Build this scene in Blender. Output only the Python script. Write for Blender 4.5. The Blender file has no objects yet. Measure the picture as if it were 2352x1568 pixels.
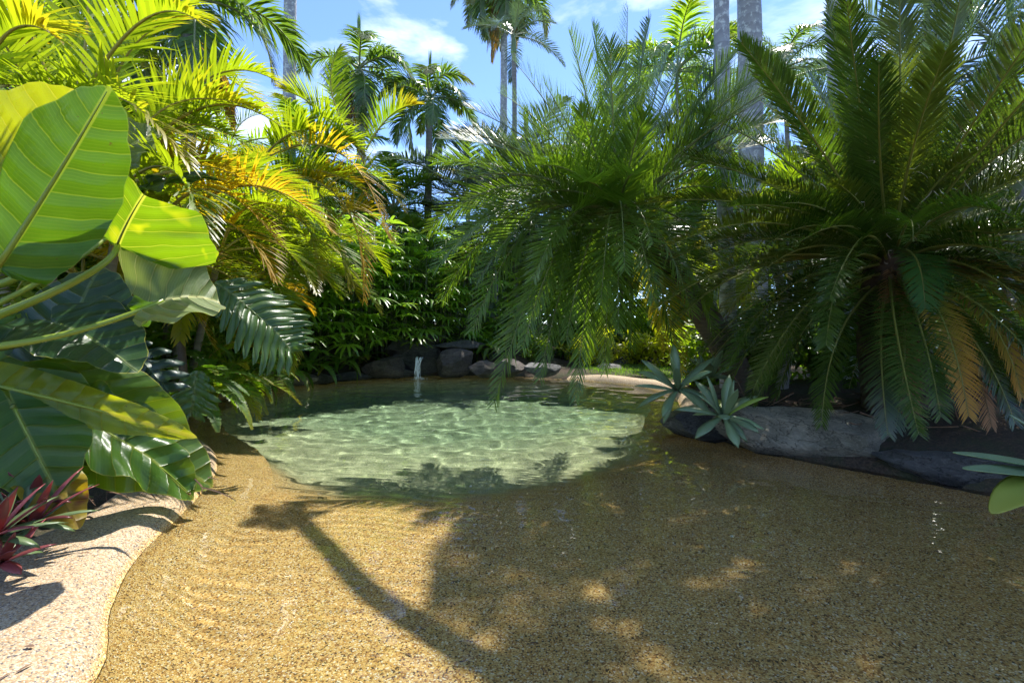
import bpy, math, random
from mathutils import Vector, Matrix, noise
V = Vector
S = bpy.context.scene
COL = S.collection
R = math.radians
rng = random.Random(11)
FPX = 1110.0
CAM_Z = 1.25


def P(px, py, Y):
    """real-world point at distance Y, measured on the 2352 px wide photograph"""
    return V(((px - 1176) / FPX * Y, Y, CAM_Z - (py - 740) / FPX * Y))


# ------------------------------------------------------------------ materials
def new_mat(name):
    m = bpy.data.materials.new(name)
    m.use_nodes = True
    nt = m.node_tree
    return m, nt, nt.nodes['Principled BSDF'], nt.nodes['Material Output']


def N(nt, t, **kw):
    n = nt.nodes.new(t)
    for k, v in kw.items():
        setattr(n, k, v)
    return n


def ramp(nt, fac, stops, interp='LINEAR'):
    r = N(nt, 'ShaderNodeValToRGB')
    r.color_ramp.interpolation = interp
    e = r.color_ramp.elements
    while len(e) < len(stops):
        e.new(0.5)
    for i, (p, c) in enumerate(stops):
        e[i].position = p
        e[i].color = (*c, 1)
    nt.links.new(fac, r.inputs[0])
    return r.outputs[0]


def mixc(nt, fac, a, b, mode='MIX'):
    m = N(nt, 'ShaderNodeMix', data_type='RGBA', blend_type=mode)
    for s, v in ((m.inputs[0], fac), (m.inputs[6], a), (m.inputs[7], b)):
        if isinstance(v, (int, float)):
            s.default_value = v
        elif isinstance(v, tuple):
            s.default_value = (*v, 1)
        else:
            nt.links.new(v, s)
    return m.outputs[2]


def math_n(nt, op, a, b=None, c=None):
    m = N(nt, 'ShaderNodeMath', operation=op)
    for i, v in enumerate((a, b, c)):
        if v is None:
            continue
        if isinstance(v, (int, float)):
            m.inputs[i].default_value = v
        else:
            nt.links.new(v, m.inputs[i])
    return m.outputs[0]


def attr_k(nt):
    a = N(nt, 'ShaderNodeAttribute', attribute_name='k')
    s = N(nt, 'ShaderNodeSeparateXYZ')
    nt.links.new(a.outputs['Vector'], s.inputs[0])
    return s.outputs


def noise_n(nt, scale, detail=3, rough=.55, coord='Object', dist=0, vec=None):
    n = N(nt, 'ShaderNodeTexNoise')
    n.inputs['Scale'].default_value = scale
    n.inputs['Detail'].default_value = detail
    n.inputs['Roughness'].default_value = rough
    n.inputs['Distortion'].default_value = dist
    if vec is None:
        tc = N(nt, 'ShaderNodeTexCoord')
        vec = tc.outputs[coord]
    nt.links.new(vec, n.inputs['Vector'])
    return n.outputs[0]


def bump(nt, b, h, dist, strength=1.0):
    bn = N(nt, 'ShaderNodeBump')
    bn.inputs['Distance'].default_value = dist
    bn.inputs['Strength'].default_value = strength
    nt.links.new(h, bn.inputs['Height'])
    nt.links.new(bn.outputs[0], b.inputs['Normal'])


def leafy(nt, b, out, col, tcol, fac, rough, spec=.5):
    """reflecting and translucent leaf blade"""
    b.inputs['Roughness'].default_value = rough
    b.inputs['Specular IOR Level'].default_value = spec
    t = N(nt, 'ShaderNodeBsdfTranslucent')
    mx = N(nt, 'ShaderNodeMixShader')
    mx.inputs[0].default_value = fac
    for s, c in ((b.inputs['Base Color'], col), (t.inputs[0], tcol)):
        if isinstance(c, tuple):
            s.default_value = (*c, 1)
        else:
            nt.links.new(c, s)
    nt.links.new(b.outputs[0], mx.inputs[1])
    nt.links.new(t.outputs[0], mx.inputs[2])
    nt.links.new(mx.outputs[0], out.inputs['Surface'])


def frond_mat(name, col, tcol, tip=None, ttip=None, tip_at=.75, fac=.45, rough=.38, spec=.5, vary=.35):
    m, nt, b, out = new_mat(name)
    k = attr_k(nt)
    oi = N(nt, 'ShaderNodeObjectInfo')
    # leaf to leaf and frond to frond differences
    v = math_n(nt, 'ADD', math_n(nt, 'MULTIPLY', k[2], .6), math_n(nt, 'MULTIPLY', oi.outputs['Random'], .6))
    lo = tuple(c * (1 - vary) for c in col)
    hi = tuple(min(1, c * (1 + vary)) for c in col)
    tlo = tuple(c * (1 - vary) for c in tcol)
    thi = tuple(min(1, c * (1 + vary)) for c in tcol)
    c1 = mixc(nt, v, lo, hi)
    c2 = mixc(nt, v, tlo, thi)
    if tip:
        f = N(nt, 'ShaderNodeMapRange')
        f.inputs[1].default_value = tip_at - .25
        f.inputs[2].default_value = tip_at + .25
        s = math_n(nt, 'ADD', k[0], math_n(nt, 'MULTIPLY', k[1], .35))
        s = math_n(nt, 'ADD', s, math_n(nt, 'MULTIPLY', math_n(nt, 'SUBTRACT', oi.outputs['Random'], .5), .8))
        nt.links.new(s, f.inputs[0])
        c1 = mixc(nt, f.outputs[0], c1, tip)
        c2 = mixc(nt, f.outputs[0], c2, ttip or tip)
    leafy(nt, b, out, c1, c2, fac, rough, spec)
    return m


def plain(name, col, rough=.6, var=.3, scale=8, spec=.4, bmp=0, stretch=None):
    m, nt, b, out = new_mat(name)
    tc = N(nt, 'ShaderNodeTexCoord')
    vec = tc.outputs['Object']
    if stretch:
        mp = N(nt, 'ShaderNodeMapping')
        mp.inputs['Scale'].default_value = stretch
        nt.links.new(vec, mp.inputs[0])
        vec = mp.outputs[0]
    n = noise_n(nt, scale, 4, .6, vec=vec)
    c = mixc(nt, n, tuple(x * (1 - var) for x in col), tuple(min(1, x * (1 + var)) for x in col))
    nt.links.new(c, b.inputs['Base Color'])
    b.inputs['Roughness'].default_value = rough
    b.inputs['Specular IOR Level'].default_value = spec
    if bmp:
        bump(nt, b, n, bmp)
    return m


def bark_mat(name, a, c, ring=9.0, lichen=None):
    m, nt, b, out = new_mat(name)
    tc = N(nt, 'ShaderNodeTexCoord')
    n1 = noise_n(nt, 5, 6, .65, vec=tc.outputs['Object'])
    w = N(nt, 'ShaderNodeTexWave', wave_type='BANDS', bands_direction='Z', wave_profile='SAW')
    w.inputs['Scale'].default_value = ring * .314
    w.inputs['Distortion'].default_value = 1.2
    w.inputs['Detail'].default_value = 2
    nt.links.new(tc.outputs['Object'], w.inputs['Vector'])
    col = mixc(nt, n1, a, c)
    col = mixc(nt, math_n(nt, 'MULTIPLY', w.outputs['Fac'], .35), col, tuple(x * .45 for x in a))
    if lichen:
        n2 = noise_n(nt, 9, 5, .7, vec=tc.outputs['Object'])
        col = mixc(nt, ramp(nt, n2, [(.52, (0, 0, 0)), (.62, (1, 1, 1))]), col, lichen)
    nt.links.new(col, b.inputs['Base Color'])
    b.inputs['Roughness'].default_value = .85
    h = math_n(nt, 'ADD', math_n(nt, 'MULTIPLY', w.outputs['Fac'], .5), n1)
    bump(nt, b, h, .02, .6)
    return m


def pebble_mat(name, stops, scale, deep=None, rough=.5, wet=False):
    """exposed aggregate: small round stones of many colours in cement"""
    m, nt, b, out = new_mat(name)
    tc = N(nt, 'ShaderNodeTexCoord')
    vo = N(nt, 'ShaderNodeTexVoronoi')
    vo.inputs['Scale'].default_value = scale
    nt.links.new(tc.outputs['Object'], vo.inputs['Vector'])
    s = N(nt, 'ShaderNodeSeparateColor')
    nt.links.new(vo.outputs['Color'], s.inputs[0])
    col = ramp(nt, s.outputs[0], stops, 'CONSTANT')
    big = noise_n(nt, 1.6, 4, .6, vec=tc.outputs['Object'])
    col = mixc(nt, math_n(nt, 'MULTIPLY', big, .45), col, mixc(nt, 1.0, col, (.62, .5, .36), 'MULTIPLY'))
    if wet:
        g0 = N(nt, 'ShaderNodeNewGeometry')
        s0 = N(nt, 'ShaderNodeSeparateXYZ')
        nt.links.new(g0.outputs['Position'], s0.inputs[0])
        m0 = N(nt, 'ShaderNodeMapRange')
        m0.inputs[1].default_value = .035
        m0.inputs[2].default_value = -.005
        nt.links.new(math_n(nt, 'ADD', s0.outputs[2], math_n(nt, 'MULTIPLY', math_n(nt, 'SUBTRACT', big, .5), .05)), m0.inputs[0])
        col = mixc(nt, m0.outputs[0], col, ramp(nt, s.outputs[0], FLOOR_STOPS, 'CONSTANT'))
        col = mixc(nt, ramp(nt, noise_n(nt, 4.5, 6, .7, vec=tc.outputs['Object']), [(.56, (0, 0, 0)), (.72, (.5, .5, .5))]), col, mixc(nt, 1.0, col, (.60, .52, .42), 'MULTIPLY'))
    gap = ramp(nt, vo.outputs['Distance'], [(.35, (0, 0, 0)), (.75, (1, 1, 1))])
    col = mixc(nt, math_n(nt, 'MULTIPLY', gap, .35), col, (.25, .17, .09))
    if deep:  # water tint and shade at the back painted into the floor by depth
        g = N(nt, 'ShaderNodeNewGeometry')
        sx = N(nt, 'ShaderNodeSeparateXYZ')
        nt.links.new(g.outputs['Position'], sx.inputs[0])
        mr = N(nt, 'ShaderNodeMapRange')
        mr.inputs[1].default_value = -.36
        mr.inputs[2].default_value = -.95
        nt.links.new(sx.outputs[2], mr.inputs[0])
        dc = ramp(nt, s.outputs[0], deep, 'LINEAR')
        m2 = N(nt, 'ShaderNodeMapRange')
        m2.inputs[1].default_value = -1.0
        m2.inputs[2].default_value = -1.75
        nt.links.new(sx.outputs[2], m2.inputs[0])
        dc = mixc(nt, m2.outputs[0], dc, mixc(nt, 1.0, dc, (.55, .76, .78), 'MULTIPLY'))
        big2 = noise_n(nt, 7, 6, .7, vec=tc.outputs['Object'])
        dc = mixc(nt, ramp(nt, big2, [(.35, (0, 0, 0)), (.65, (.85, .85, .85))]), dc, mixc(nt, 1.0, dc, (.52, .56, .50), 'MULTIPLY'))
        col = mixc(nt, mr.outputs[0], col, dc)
    nt.links.new(col, b.inputs['Base Color'])
    b.inputs['Roughness'].default_value = rough
    b.inputs['Specular IOR Level'].default_value = .3
    inv = math_n(nt, 'SUBTRACT', 1.0, vo.outputs['Distance'])
    bump(nt, b, inv, .004, .8)
    return m


def rock_mat(name, a, c, vein, wet=0.0):
    m, nt, b, out = new_mat(name)
    tc = N(nt, 'ShaderNodeTexCoord')
    mp = N(nt, 'ShaderNodeMapping')
    mp.inputs['Rotation'].default_value = (.35, .25, .2)
    mp.inputs['Scale'].default_value = (1.6, 1.6, 5)
    nt.links.new(tc.outputs['Object'], mp.inputs[0])
    st = noise_n(nt, 4.2, 10, .74, vec=mp.outputs[0], dist=.9)
    n1 = noise_n(nt, 2.4, 6, .62, vec=tc.outputs['Object'])
    col = mixc(nt, ramp(nt, st, [(.3, (0, 0, 0)), (.7, (1, 1, 1))]), a, c)
    col = mixc(nt, ramp(nt, st, [(.56, (0, 0, 0)), (.64, (.8, .8, .8)), (.72, (0, 0, 0))]), col, vein)
    col = mixc(nt, ramp(nt, n1, [(.42, (0, 0, 0)), (.62, (.75, .75, .75))]), col, tuple(x * .45 for x in a))
    moss = noise_n(nt, 1.3, 5, .6, vec=tc.outputs['Object'])
    col = mixc(nt, ramp(nt, moss, [(.58, (0, 0, 0)), (.7, (.5, .5, .5))]), col, (.09, .10, .04))
    vc = N(nt, 'ShaderNodeTexVoronoi', feature='DISTANCE_TO_EDGE')
    vc.inputs['Scale'].default_value = 2.6
    vadd = N(nt, 'ShaderNodeVectorMath', operation='ADD')
    nz = N(nt, 'ShaderNodeTexNoise')
    nz.inputs['Scale'].default_value = 3
    nz.inputs['Detail'].default_value = 5
    nt.links.new(mp.outputs[0], nz.inputs['Vector'])
    nt.links.new(mp.outputs[0], vadd.inputs[0])
    nt.links.new(nz.outputs['Color'], vadd.inputs[1])
    nt.links.new(vadd.outputs[0], vc.inputs['Vector'])
    crack = ramp(nt, vc.outputs['Distance'], [(0, (1, 1, 1)), (.02, (.5, .5, .5)), (.05, (0, 0, 0))])
    col = mixc(nt, crack, col, tuple(x * .25 for x in a))
    grit = noise_n(nt, 55, 4, .7, vec=tc.outputs['Object'])
    col = mixc(nt, ramp(nt, grit, [(.5, (0, 0, 0)), (.75, (.5, .5, .5))]), col, vein)
    # dark wet foot just above the water
    g = N(nt, 'ShaderNodeNewGeometry')
    sx = N(nt, 'ShaderNodeSeparateXYZ')
    nt.links.new(g.outputs['Position'], sx.inputs[0])
    hz = math_n(nt, 'ADD', sx.outputs[2], math_n(nt, 'MULTIPLY', n1, .12))
    mr = N(nt, 'ShaderNodeMapRange')
    mr.inputs[1].default_value = .07
    mr.inputs[2].default_value = .15
    nt.links.new(hz, mr.inputs[0])
    col = mixc(nt, mr.outputs[0], mixc(nt, 1.0, col, (.28, .26, .24), 'MULTIPLY'), col)
    nt.links.new(col, b.inputs['Base Color'])
    rr = N(nt, 'ShaderNodeMapRange')
    rr.inputs[3].default_value = .25
    rr.inputs[4].default_value = .7 - wet * .4
    nt.links.new(mr.outputs[0], rr.inputs[0])
    nt.links.new(rr.outputs[0], b.inputs['Roughness'])
    fine = noise_n(nt, 26, 6, .8, vec=mp.outputs[0])
    fine = math_n(nt, 'SUBTRACT', fine, math_n(nt, 'MULTIPLY', crack, .6))
    bump(nt, b, math_n(nt, 'ADD', math_n(nt, 'MULTIPLY', fine, .6), math_n(nt, 'ADD', st, math_n(nt, 'MULTIPLY', n1, .5))), .10, 1.0)
    return m


def broad_mat(name, col, tcol, vein, tvein, sp=.11, fac=.5, rough=.3, blot=None):
    """large leaf blade; k = (along, across, half width) in metres"""
    m, nt, b, out = new_mat(name)
    k = attr_k(nt)
    ay = math_n(nt, 'ABSOLUTE', k[1])
    bend = math_n(nt, 'ADD', math_n(nt, 'MULTIPLY', ay, .40), math_n(nt, 'MULTIPLY', math_n(nt, 'MULTIPLY', ay, ay), .9))
    s = math_n(nt, 'SUBTRACT', k[0], bend)
    wob = noise_n(nt, 3.2, 2, .5)
    s = math_n(nt, 'ADD', s, math_n(nt, 'MULTIPLY', math_n(nt, 'SUBTRACT', wob, .5), .10))
    s = math_n(nt, 'ADD', s, math_n(nt, 'MULTIPLY', math_n(nt, 'GREATER_THAN', k[1], 0.0), sp * .45))
    fr = math_n(nt, 'FRACT', math_n(nt, 'DIVIDE', s, sp))
    d = math_n(nt, 'ABSOLUTE', math_n(nt, 'SUBTRACT', fr, .5))
    lat = ramp(nt, d, [(0, (.75, .75, .75)), (.018, (.45, .45, .45)), (.04, (0, 0, 0))])
    mid = ramp(nt, math_n(nt, 'DIVIDE', ay, .06), [(0, (1, 1, 1)), (.14, (1, 1, 1)), (.22, (0, 0, 0))])
    vn = math_n(nt, 'MAXIMUM', lat, mid)
    n = noise_n(nt, 7, 4, .6)
    fine = noise_n(nt, 60, 2, .5)
    c1 = mixc(nt, n, tuple(x * .65 for x in col), tuple(x * 1.3 for x in col))
    c2 = mixc(nt, n, tuple(x * .7 for x in tcol), tuple(min(1, x * 1.2) for x in tcol))
    # paler streaks along the fields between the veins
    between = ramp(nt, d, [(.15, (0, 0, 0)), (.5, (.5, .5, .5))])
    c2 = mixc(nt, between, c2, tuple(min(1, x * 1.25) for x in tcol))
    if blot:
        n2 = noise_n(nt, 5.5, 2, .5, dist=.5)
        f = ramp(nt, n2, [(.56, (0, 0, 0)), (.66, (1, 1, 1))])
        c1 = mixc(nt, f, c1, blot[0])
        c2 = mixc(nt, f, c2, blot[1])
    c1 = mixc(nt, vn, c1, vein)
    c2 = mixc(nt, vn, c2, tvein)
    s4 = math_n(nt, 'FRACT', math_n(nt, 'DIVIDE', s, sp / 7))
    d4 = math_n(nt, 'ABSOLUTE', math_n(nt, 'SUBTRACT', s4, .5))
    sv = ramp(nt, d4, [(0, (.22, .22, .22)), (.14, (0, 0, 0))])
    c1 = mixc(nt, sv, c1, vein)
    c2 = mixc(nt, sv, c2, tvein)
    sp_n = noise_n(nt, 34, 3, .6)
    spot = ramp(nt, sp_n, [(.70, (0, 0, 0)), (.74, (.8, .8, .8))])
    c1 = mixc(nt, spot, c1, (.10, .07, .02))
    c2 = mixc(nt, spot, c2, (.12, .10, .02))
    edge = ramp(nt, math_n(nt, 'SUBTRACT', 1.0, k[2]), [(0, (1, 1, 1)), (.012, (0, 0, 0))])
    c1 = mixc(nt, edge, c1, (.45, .42, .08))
    leafy(nt, b, out, c1, c2, fac, rough)
    rg = N(nt, 'ShaderNodeMapRange')
    rg.inputs[3].default_value = rough - .02
    rg.inputs[4].default_value = rough + .25
    nt.links.new(n, rg.inputs[0])
    nt.links.new(rg.outputs[0], b.inputs['Roughness'])
    quilt = math_n(nt, 'SQRT', math_n(nt, 'MINIMUM', d, .5))
    bump(nt, b, math_n(nt, 'ADD', math_n(nt, 'MULTIPLY', quilt, 2.2), math_n(nt, 'MULTIPLY', fine, .12)), .014, .8)
    return m


M = {}
M['cane'] = frond_mat('cane_leaf', (.12, .18, .012), (.40, .52, .010), (.26, .22, .015), (.72, .60, .015), 1.1, fac=.5)
M['cane_mid'] = frond_mat('cane_mid_leaf', (.10, .18, .014), (.36, .54, .012), (.25, .22, .02), (.6, .5, .02), 1.05, fac=.48)
M['cane_yellow'] = frond_mat('cane_yellow_leaf', (.28, .20, .012), (.75, .56, .012), (.36, .22, .02), (.8, .48, .02), .85, fac=.5)
M['cane_rachis'] = plain('cane_rachis', (.38, .30, .06), .4)
M['cane_stem'] = bark_mat('cane_stem', (.16, .14, .09), (.30, .27, .19), 12)
M['phoenix'] = frond_mat('phoenix_leaf', (.075, .125, .018), (.22, .38, .014), None, None, fac=.36, rough=.28, spec=.7, vary=.5)
M['phoenix_gold'] = frond_mat('phoenix_gold_leaf', (.12, .15, .02), (.42, .46, .012), (.26, .20, .02), (.7, .52, .02), .95, fac=.5)
M['phoenix_rachis'] = plain('phoenix_rachis', (.20, .22, .07), .45)
M['phoenix_trunk'] = bark_mat('phoenix_trunk', (.07, .05, .035), (.17, .13, .09), 20)
M['sago'] = frond_mat('sago_leaf', (.052, .085, .017), (.13, .24, .010), None, None, fac=.32, rough=.25, spec=.8, vary=.5)
M['sago_olive'] = frond_mat('sago_olive_leaf', (.08, .105, .018), (.21, .28, .012), (.16, .11, .02), (.3, .2, .02), 1.45, fac=.36, rough=.35)
M['sago_young'] = frond_mat('sago_young_leaf', (.055, .13, .03), (.16, .34, .02), None, None, fac=.4, rough=.3)
M['sago_gold'] = frond_mat('sago_gold_leaf', (.20, .21, .03), (.52, .50, .02), (.52, .28, .04), (.8, .44, .02), .78, fac=.42)
M['sago_dead'] = frond_mat('sago_dead_leaf', (.36, .19, .09), (.5, .22, .06), None, None, fac=.3, rough=.6)
M['sago_rachis'] = plain('sago_rachis', (.20, .20, .035), .45)
M['sago_dry'] = plain('sago_dry_rachis', (.22, .14, .07), .7)
M['sago_trunk'] = plain('sago_trunk', (.085, .055, .035), .9, .6, 14, bmp=.03)
M['curl'] = plain('dry_curl', (.42, .34, .25), .7, .4)
M['fox'] = frond_mat('foxtail_leaf', (.085, .145, .035), (.24, .40, .025), (.16, .16, .03), (.4, .38, .03), 1.1, fac=.35, rough=.28, spec=.7)
M['fox_bright'] = frond_mat('foxtail_bright_leaf', (.10, .18, .03), (.34, .52, .02), (.22, .2, .03), (.5, .45, .03), 1.15, fac=.45, rough=.3, spec=.6)
M['fox_blue'] = frond_mat('bluish_palm_leaf', (.065, .10, .065), (.11, .18, .06), None, None, fac=.3, rough=.28, spec=.7)
M['fox_dry'] = frond_mat('brown_palm_leaf', (.22, .13, .04), (.5, .28, .03), None, None, fac=.4, rough=.6)
M['fox_rachis'] = plain('foxtail_rachis', (.25, .27, .14), .4)
M['crownshaft'] = plain('crownshaft', (.16, .22, .10), .35, .25, 3)
M['grey_trunk'] = bark_mat('grey_trunk', (.25, .24, .25), (.46, .45, .45), 5, (.62, .62, .58))
M['brown_trunk'] = bark_mat('slender_trunk', (.17, .15, .13), (.36, .33, .30), 8)
M['fruit'] = plain('fruit', (.24, .13, .05), .5, .5, 30)
M['rhapis'] = frond_mat('lady_palm_leaf', (.13, .24, .03), (.46, .74, .03), (.18, .2, .02), (.5, .52, .02), 1.35, fac=.46, rough=.3, spec=.6)
M['rhapis_cane'] = plain('lady_palm_cane', (.10, .12, .05), .6)
M['fern'] = frond_mat('fern_leaf', (.07, .15, .02), (.22, .44, .015), (.20, .2, .02), (.5, .45, .02), 1.15, fac=.45, rough=.45)
M['fern_stalk'] = plain('fern_stalk', (.14, .13, .04), .6)
M['shrub'] = frond_mat('shrub_leaf', (.10, .18, .02), (.42, .60, .015), None, None, fac=.5, rough=.35)
M['shrub_dark'] = frond_mat('dark_shrub_leaf', (.075, .15, .025), (.24, .44, .02), None, None, fac=.4, rough=.32, spec=.6)
M['shrub_gold'] = frond_mat('golden_shrub_leaf', (.22, .24, .015), (.62, .68, .012), None, None, fac=.5, rough=.4)
M['tree_leaf'] = frond_mat('tree_leaf', (.08, .15, .03), (.26, .46, .02), None, None, fac=.45, rough=.4)
M['wood'] = plain('wood', (.11, .08, .055), .85, .5, 10, bmp=.02)
M['dry'] = plain('dry_litter', (.17, .10, .06), .85, .5, 20)
M['agave'] = frond_mat('agave_leaf', (.20, .28, .14), (.22, .36, .06), None, None, fac=.18, rough=.36, vary=.25)
M['agave_pale'] = frond_mat('agave_pale_leaf', (.21, .29, .14), (.3, .42, .06), None, None, fac=.22, rough=.42, vary=.25)
M['agave_old'] = frond_mat('agave_old_leaf', (.22, .30, .05), (.4, .48, .03), (.45, .38, .05), (.6, .5, .04), .9, fac=.3, rough=.4)
M['purple'] = frond_mat('purple_leaf', (.24, .075, .075), (.46, .10, .07), None, None, fac=.4, rough=.35, vary=.5)
M['olive_strap'] = frond_mat('green_strap_leaf', (.13, .19, .08), (.26, .36, .06), None, None, fac=.35, rough=.35)
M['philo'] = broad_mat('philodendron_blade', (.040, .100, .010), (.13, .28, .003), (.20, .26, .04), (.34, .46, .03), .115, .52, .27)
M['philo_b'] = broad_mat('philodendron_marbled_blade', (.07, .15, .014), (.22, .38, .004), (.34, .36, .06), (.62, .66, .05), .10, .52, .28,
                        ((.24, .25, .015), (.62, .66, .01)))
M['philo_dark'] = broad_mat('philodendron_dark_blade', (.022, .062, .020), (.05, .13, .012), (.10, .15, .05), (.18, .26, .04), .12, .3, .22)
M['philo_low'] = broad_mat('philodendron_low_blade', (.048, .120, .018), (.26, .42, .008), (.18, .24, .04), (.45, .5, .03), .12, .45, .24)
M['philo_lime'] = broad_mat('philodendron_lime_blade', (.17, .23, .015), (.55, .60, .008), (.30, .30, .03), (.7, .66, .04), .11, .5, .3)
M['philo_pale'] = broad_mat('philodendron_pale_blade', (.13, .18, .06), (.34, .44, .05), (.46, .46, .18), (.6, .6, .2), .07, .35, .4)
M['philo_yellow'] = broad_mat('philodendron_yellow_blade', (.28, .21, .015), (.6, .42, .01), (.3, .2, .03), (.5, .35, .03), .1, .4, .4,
                             ((.16, .06, .015), (.25, .09, .01)))
M['petiole'] = plain('petiole', (.20, .26, .03), .35, .25, 3)
M['petiole_dark'] = plain('dark_petiole', (.11, .15, .025), .4, .3, 3)
M['monstera'] = broad_mat('split_leaf_blade', (.060, .120, .040), (.16, .34, .03), (.16, .22, .08), (.3, .45, .06), .09, .35, .22)
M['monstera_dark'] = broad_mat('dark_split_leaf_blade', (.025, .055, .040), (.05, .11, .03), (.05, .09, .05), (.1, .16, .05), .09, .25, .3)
FLOOR_STOPS = [(0, (.09, .055, .022)), (.08, (.34, .17, .045)), (.24, (.60, .35, .085)), (.50, (.74, .49, .155)), (.76, (.83, .62, .24)), (.92, (.88, .78, .50))]
M['coping'] = pebble_mat('pebble_coping', [(0, (.09, .09, .10)), (.08, (.26, .22, .19)), (.16, (.38, .25, .13)), (.36, (.46, .345, .21)),
                                           (.60, (.54, .44, .30)), (.82, (.60, .51, .38))], 155, rough=.6, wet=True)
M['floor'] = pebble_mat('pebble_floor_water_tint', FLOOR_STOPS, 145,
                        [(0, (.22, .24, .14)), (.35, (.45, .47, .26)), (.7, (.58, .58, .33)), (1, (.78, .74, .46))], rough=.8)  # deep stops: pebbles with the water's green painted in
M['rock'] = rock_mat('slate_rock', (.44, .385, .28), (.74, .65, .49), (.85, .76, .58))
M['rock_dark'] = rock_mat('dark_slate_rock', (.11, .105, .10), (.23, .22, .20), (.38, .36, .33), .6)
M['rock_pale'] = rock_mat('pale_rock', (.20, .20, .20), (.40, .39, .37), (.52, .5, .46))
M['rock_brown'] = rock_mat('brown_rock', (.13, .10, .085), (.25, .21, .18), (.34, .3, .27), .3)

# ground: bark mulch and soil
m, nt, b, out = new_mat('mulch')
n1 = noise_n(nt, 3, 5, .65)
n2 = noise_n(nt, 45, 5, .7)
c = ramp(nt, n2, [(.3, (.018, .012, .008)), (.5, (.06, .04, .025)), (.72, (.14, .09, .055))])
c = mixc(nt, ramp(nt, n1, [(.45, (0, 0, 0)), (.6, (1, 1, 1))]), c, mixc(nt, .55, c, (.03, .05, .012)))
nt.links.new(c, b.inputs['Base Color'])
b.inputs['Roughness'].default_value = .95
bump(nt, b, n2, .03)
M['mulch'] = m

# lawn blades
M['lawn'] = frond_mat('lawn_blade', (.10, .22, .03), (.3, .55, .03), None, None, fac=.4, rough=.5)

# water: clear, refracting
m, nt, b, out = new_mat('pool_water')
b.inputs['Base Color'].default_value = (.94, .985, .965, 1)
b.inputs['Transmission Weight'].default_value = 1
b.inputs['Roughness'].default_value = 0
b.inputs['IOR'].default_value = 1.333
M['water'] = m
# falling water: white broken stream
m, nt, b, out = new_mat('falling_water')
b.inputs['Base Color'].default_value = (.9, .93, .96, 1)
b.inputs['Roughness'].default_value = .15
b.inputs['Transmission Weight'].default_value = .15
b.inputs['IOR'].default_value = 1.33
M['fall'] = m


# ------------------------------------------------------------------ mesh builder
class MB:
    def __init__(s):
        s.v, s.f, s.m, s.k = [], [], [], []

    def add(s, p, k=(0, 0, 0)):
        s.v.append((p[0], p[1], p[2]))
        s.k.append(k)
        return len(s.v) - 1

    def face(s, idx, m=0):
        s.f.append(idx)
        s.m.append(m)

    def mesh(s, name, mats, smooth=True):
        me = bpy.data.meshes.new(name)
        me.from_pydata(s.v, [], s.f)
        for mt in mats:
            me.materials.append(mt)
        me.polygons.foreach_set('material_index', s.m)
        a = me.attributes.new('k', 'FLOAT_VECTOR', 'POINT')
        a.data.foreach_set('vector', [x for t in s.k for x in t])
        if smooth:
            me.shade_smooth()
        me.update()
        return me

    def tube(s, pts, rad, sides=8, m=0, k=(0, 0, 0), cap=True):
        n = len(pts)
        rings = []
        prev = None
        for i, p in enumerate(pts):
            t = (pts[min(i + 1, n - 1)] - pts[max(i - 1, 0)])
            if t.length < 1e-9:
                t = V((0, 0, 1))
            t.normalize()
            a = prev if prev is not None else (V((0, 1, 0)) if abs(t.y) < .8 else V((1, 0, 0)))
            a = (a - t * a.dot(t))
            if a.length < 1e-6:
                a = t.orthogonal()
            a.normalize()
            prev = a
            c = t.cross(a)
            r = rad(i / (n - 1)) if callable(rad) else rad
            kk = (i / (n - 1), 0, k[2])
            rings.append([s.add(p + (a * math.cos(q) + c * math.sin(q)) * r, kk)
                          for q in (2 * math.pi * j / sides for j in range(sides))])
        for i in range(n - 1):
            for j in range(sides):
                s.face((rings[i][j], rings[i][(j + 1) % sides], rings[i + 1][(j + 1) % sides], rings[i + 1][j]), m)
        if cap:
            s.face(tuple(reversed(rings[0])), m)
            s.face(tuple(rings[-1]), m)

    def strip(s, p, d, wv, L, w, segs, sag, prof, m=0, k=(0, 0), rnd=0, keel=0.0, curl=0.0):
        """a leaflet: starts at p along d, width direction wv, bending down"""
        q = p.copy()
        d = d.copy()
        last = None
        st = L / segs
        nn = d.cross(wv)
        for i in range(segs + 1):
            t = i / segs
            hw = w * .5 * prof(t)
            kk = (k[0], t, rnd)
            if hw < 1e-5:
                cur = (s.add(q, kk),)
            elif keel:
                cur = (s.add(q - wv * hw, kk), s.add(q - nn * (keel * hw), kk), s.add(q + wv * hw, kk))
            else:
                cur = (s.add(q - wv * hw, kk), s.add(q + wv * hw, kk))
            if last is not None:
                if len(last) == 1 and len(cur) > 1:
                    for a in range(len(cur) - 1):
                        s.face((last[0], cur[a + 1], cur[a]), m)
                elif len(cur) == 1:
                    for a in range(len(last) - 1):
                        s.face((last[a], last[a + 1], cur[0]), m)
                else:
                    for a in range(len(cur) - 1):
                        s.face((last[a], last[a + 1], cur[a + 1], cur[a]), m)
            last = cur
            q = q + d * st
            d = d + V((0, 0, -1)) * (sag * st / L * (1 + t))
            if curl:
                d = d + nn * (curl * st / L)
            d.normalize()


def bez(a, c, b, t):
    return a * ((1 - t) ** 2) + c * (2 * t * (1 - t)) + b * (t * t)


def through(a, m, b):
    return m * 2 - (a + b) * .5


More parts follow.
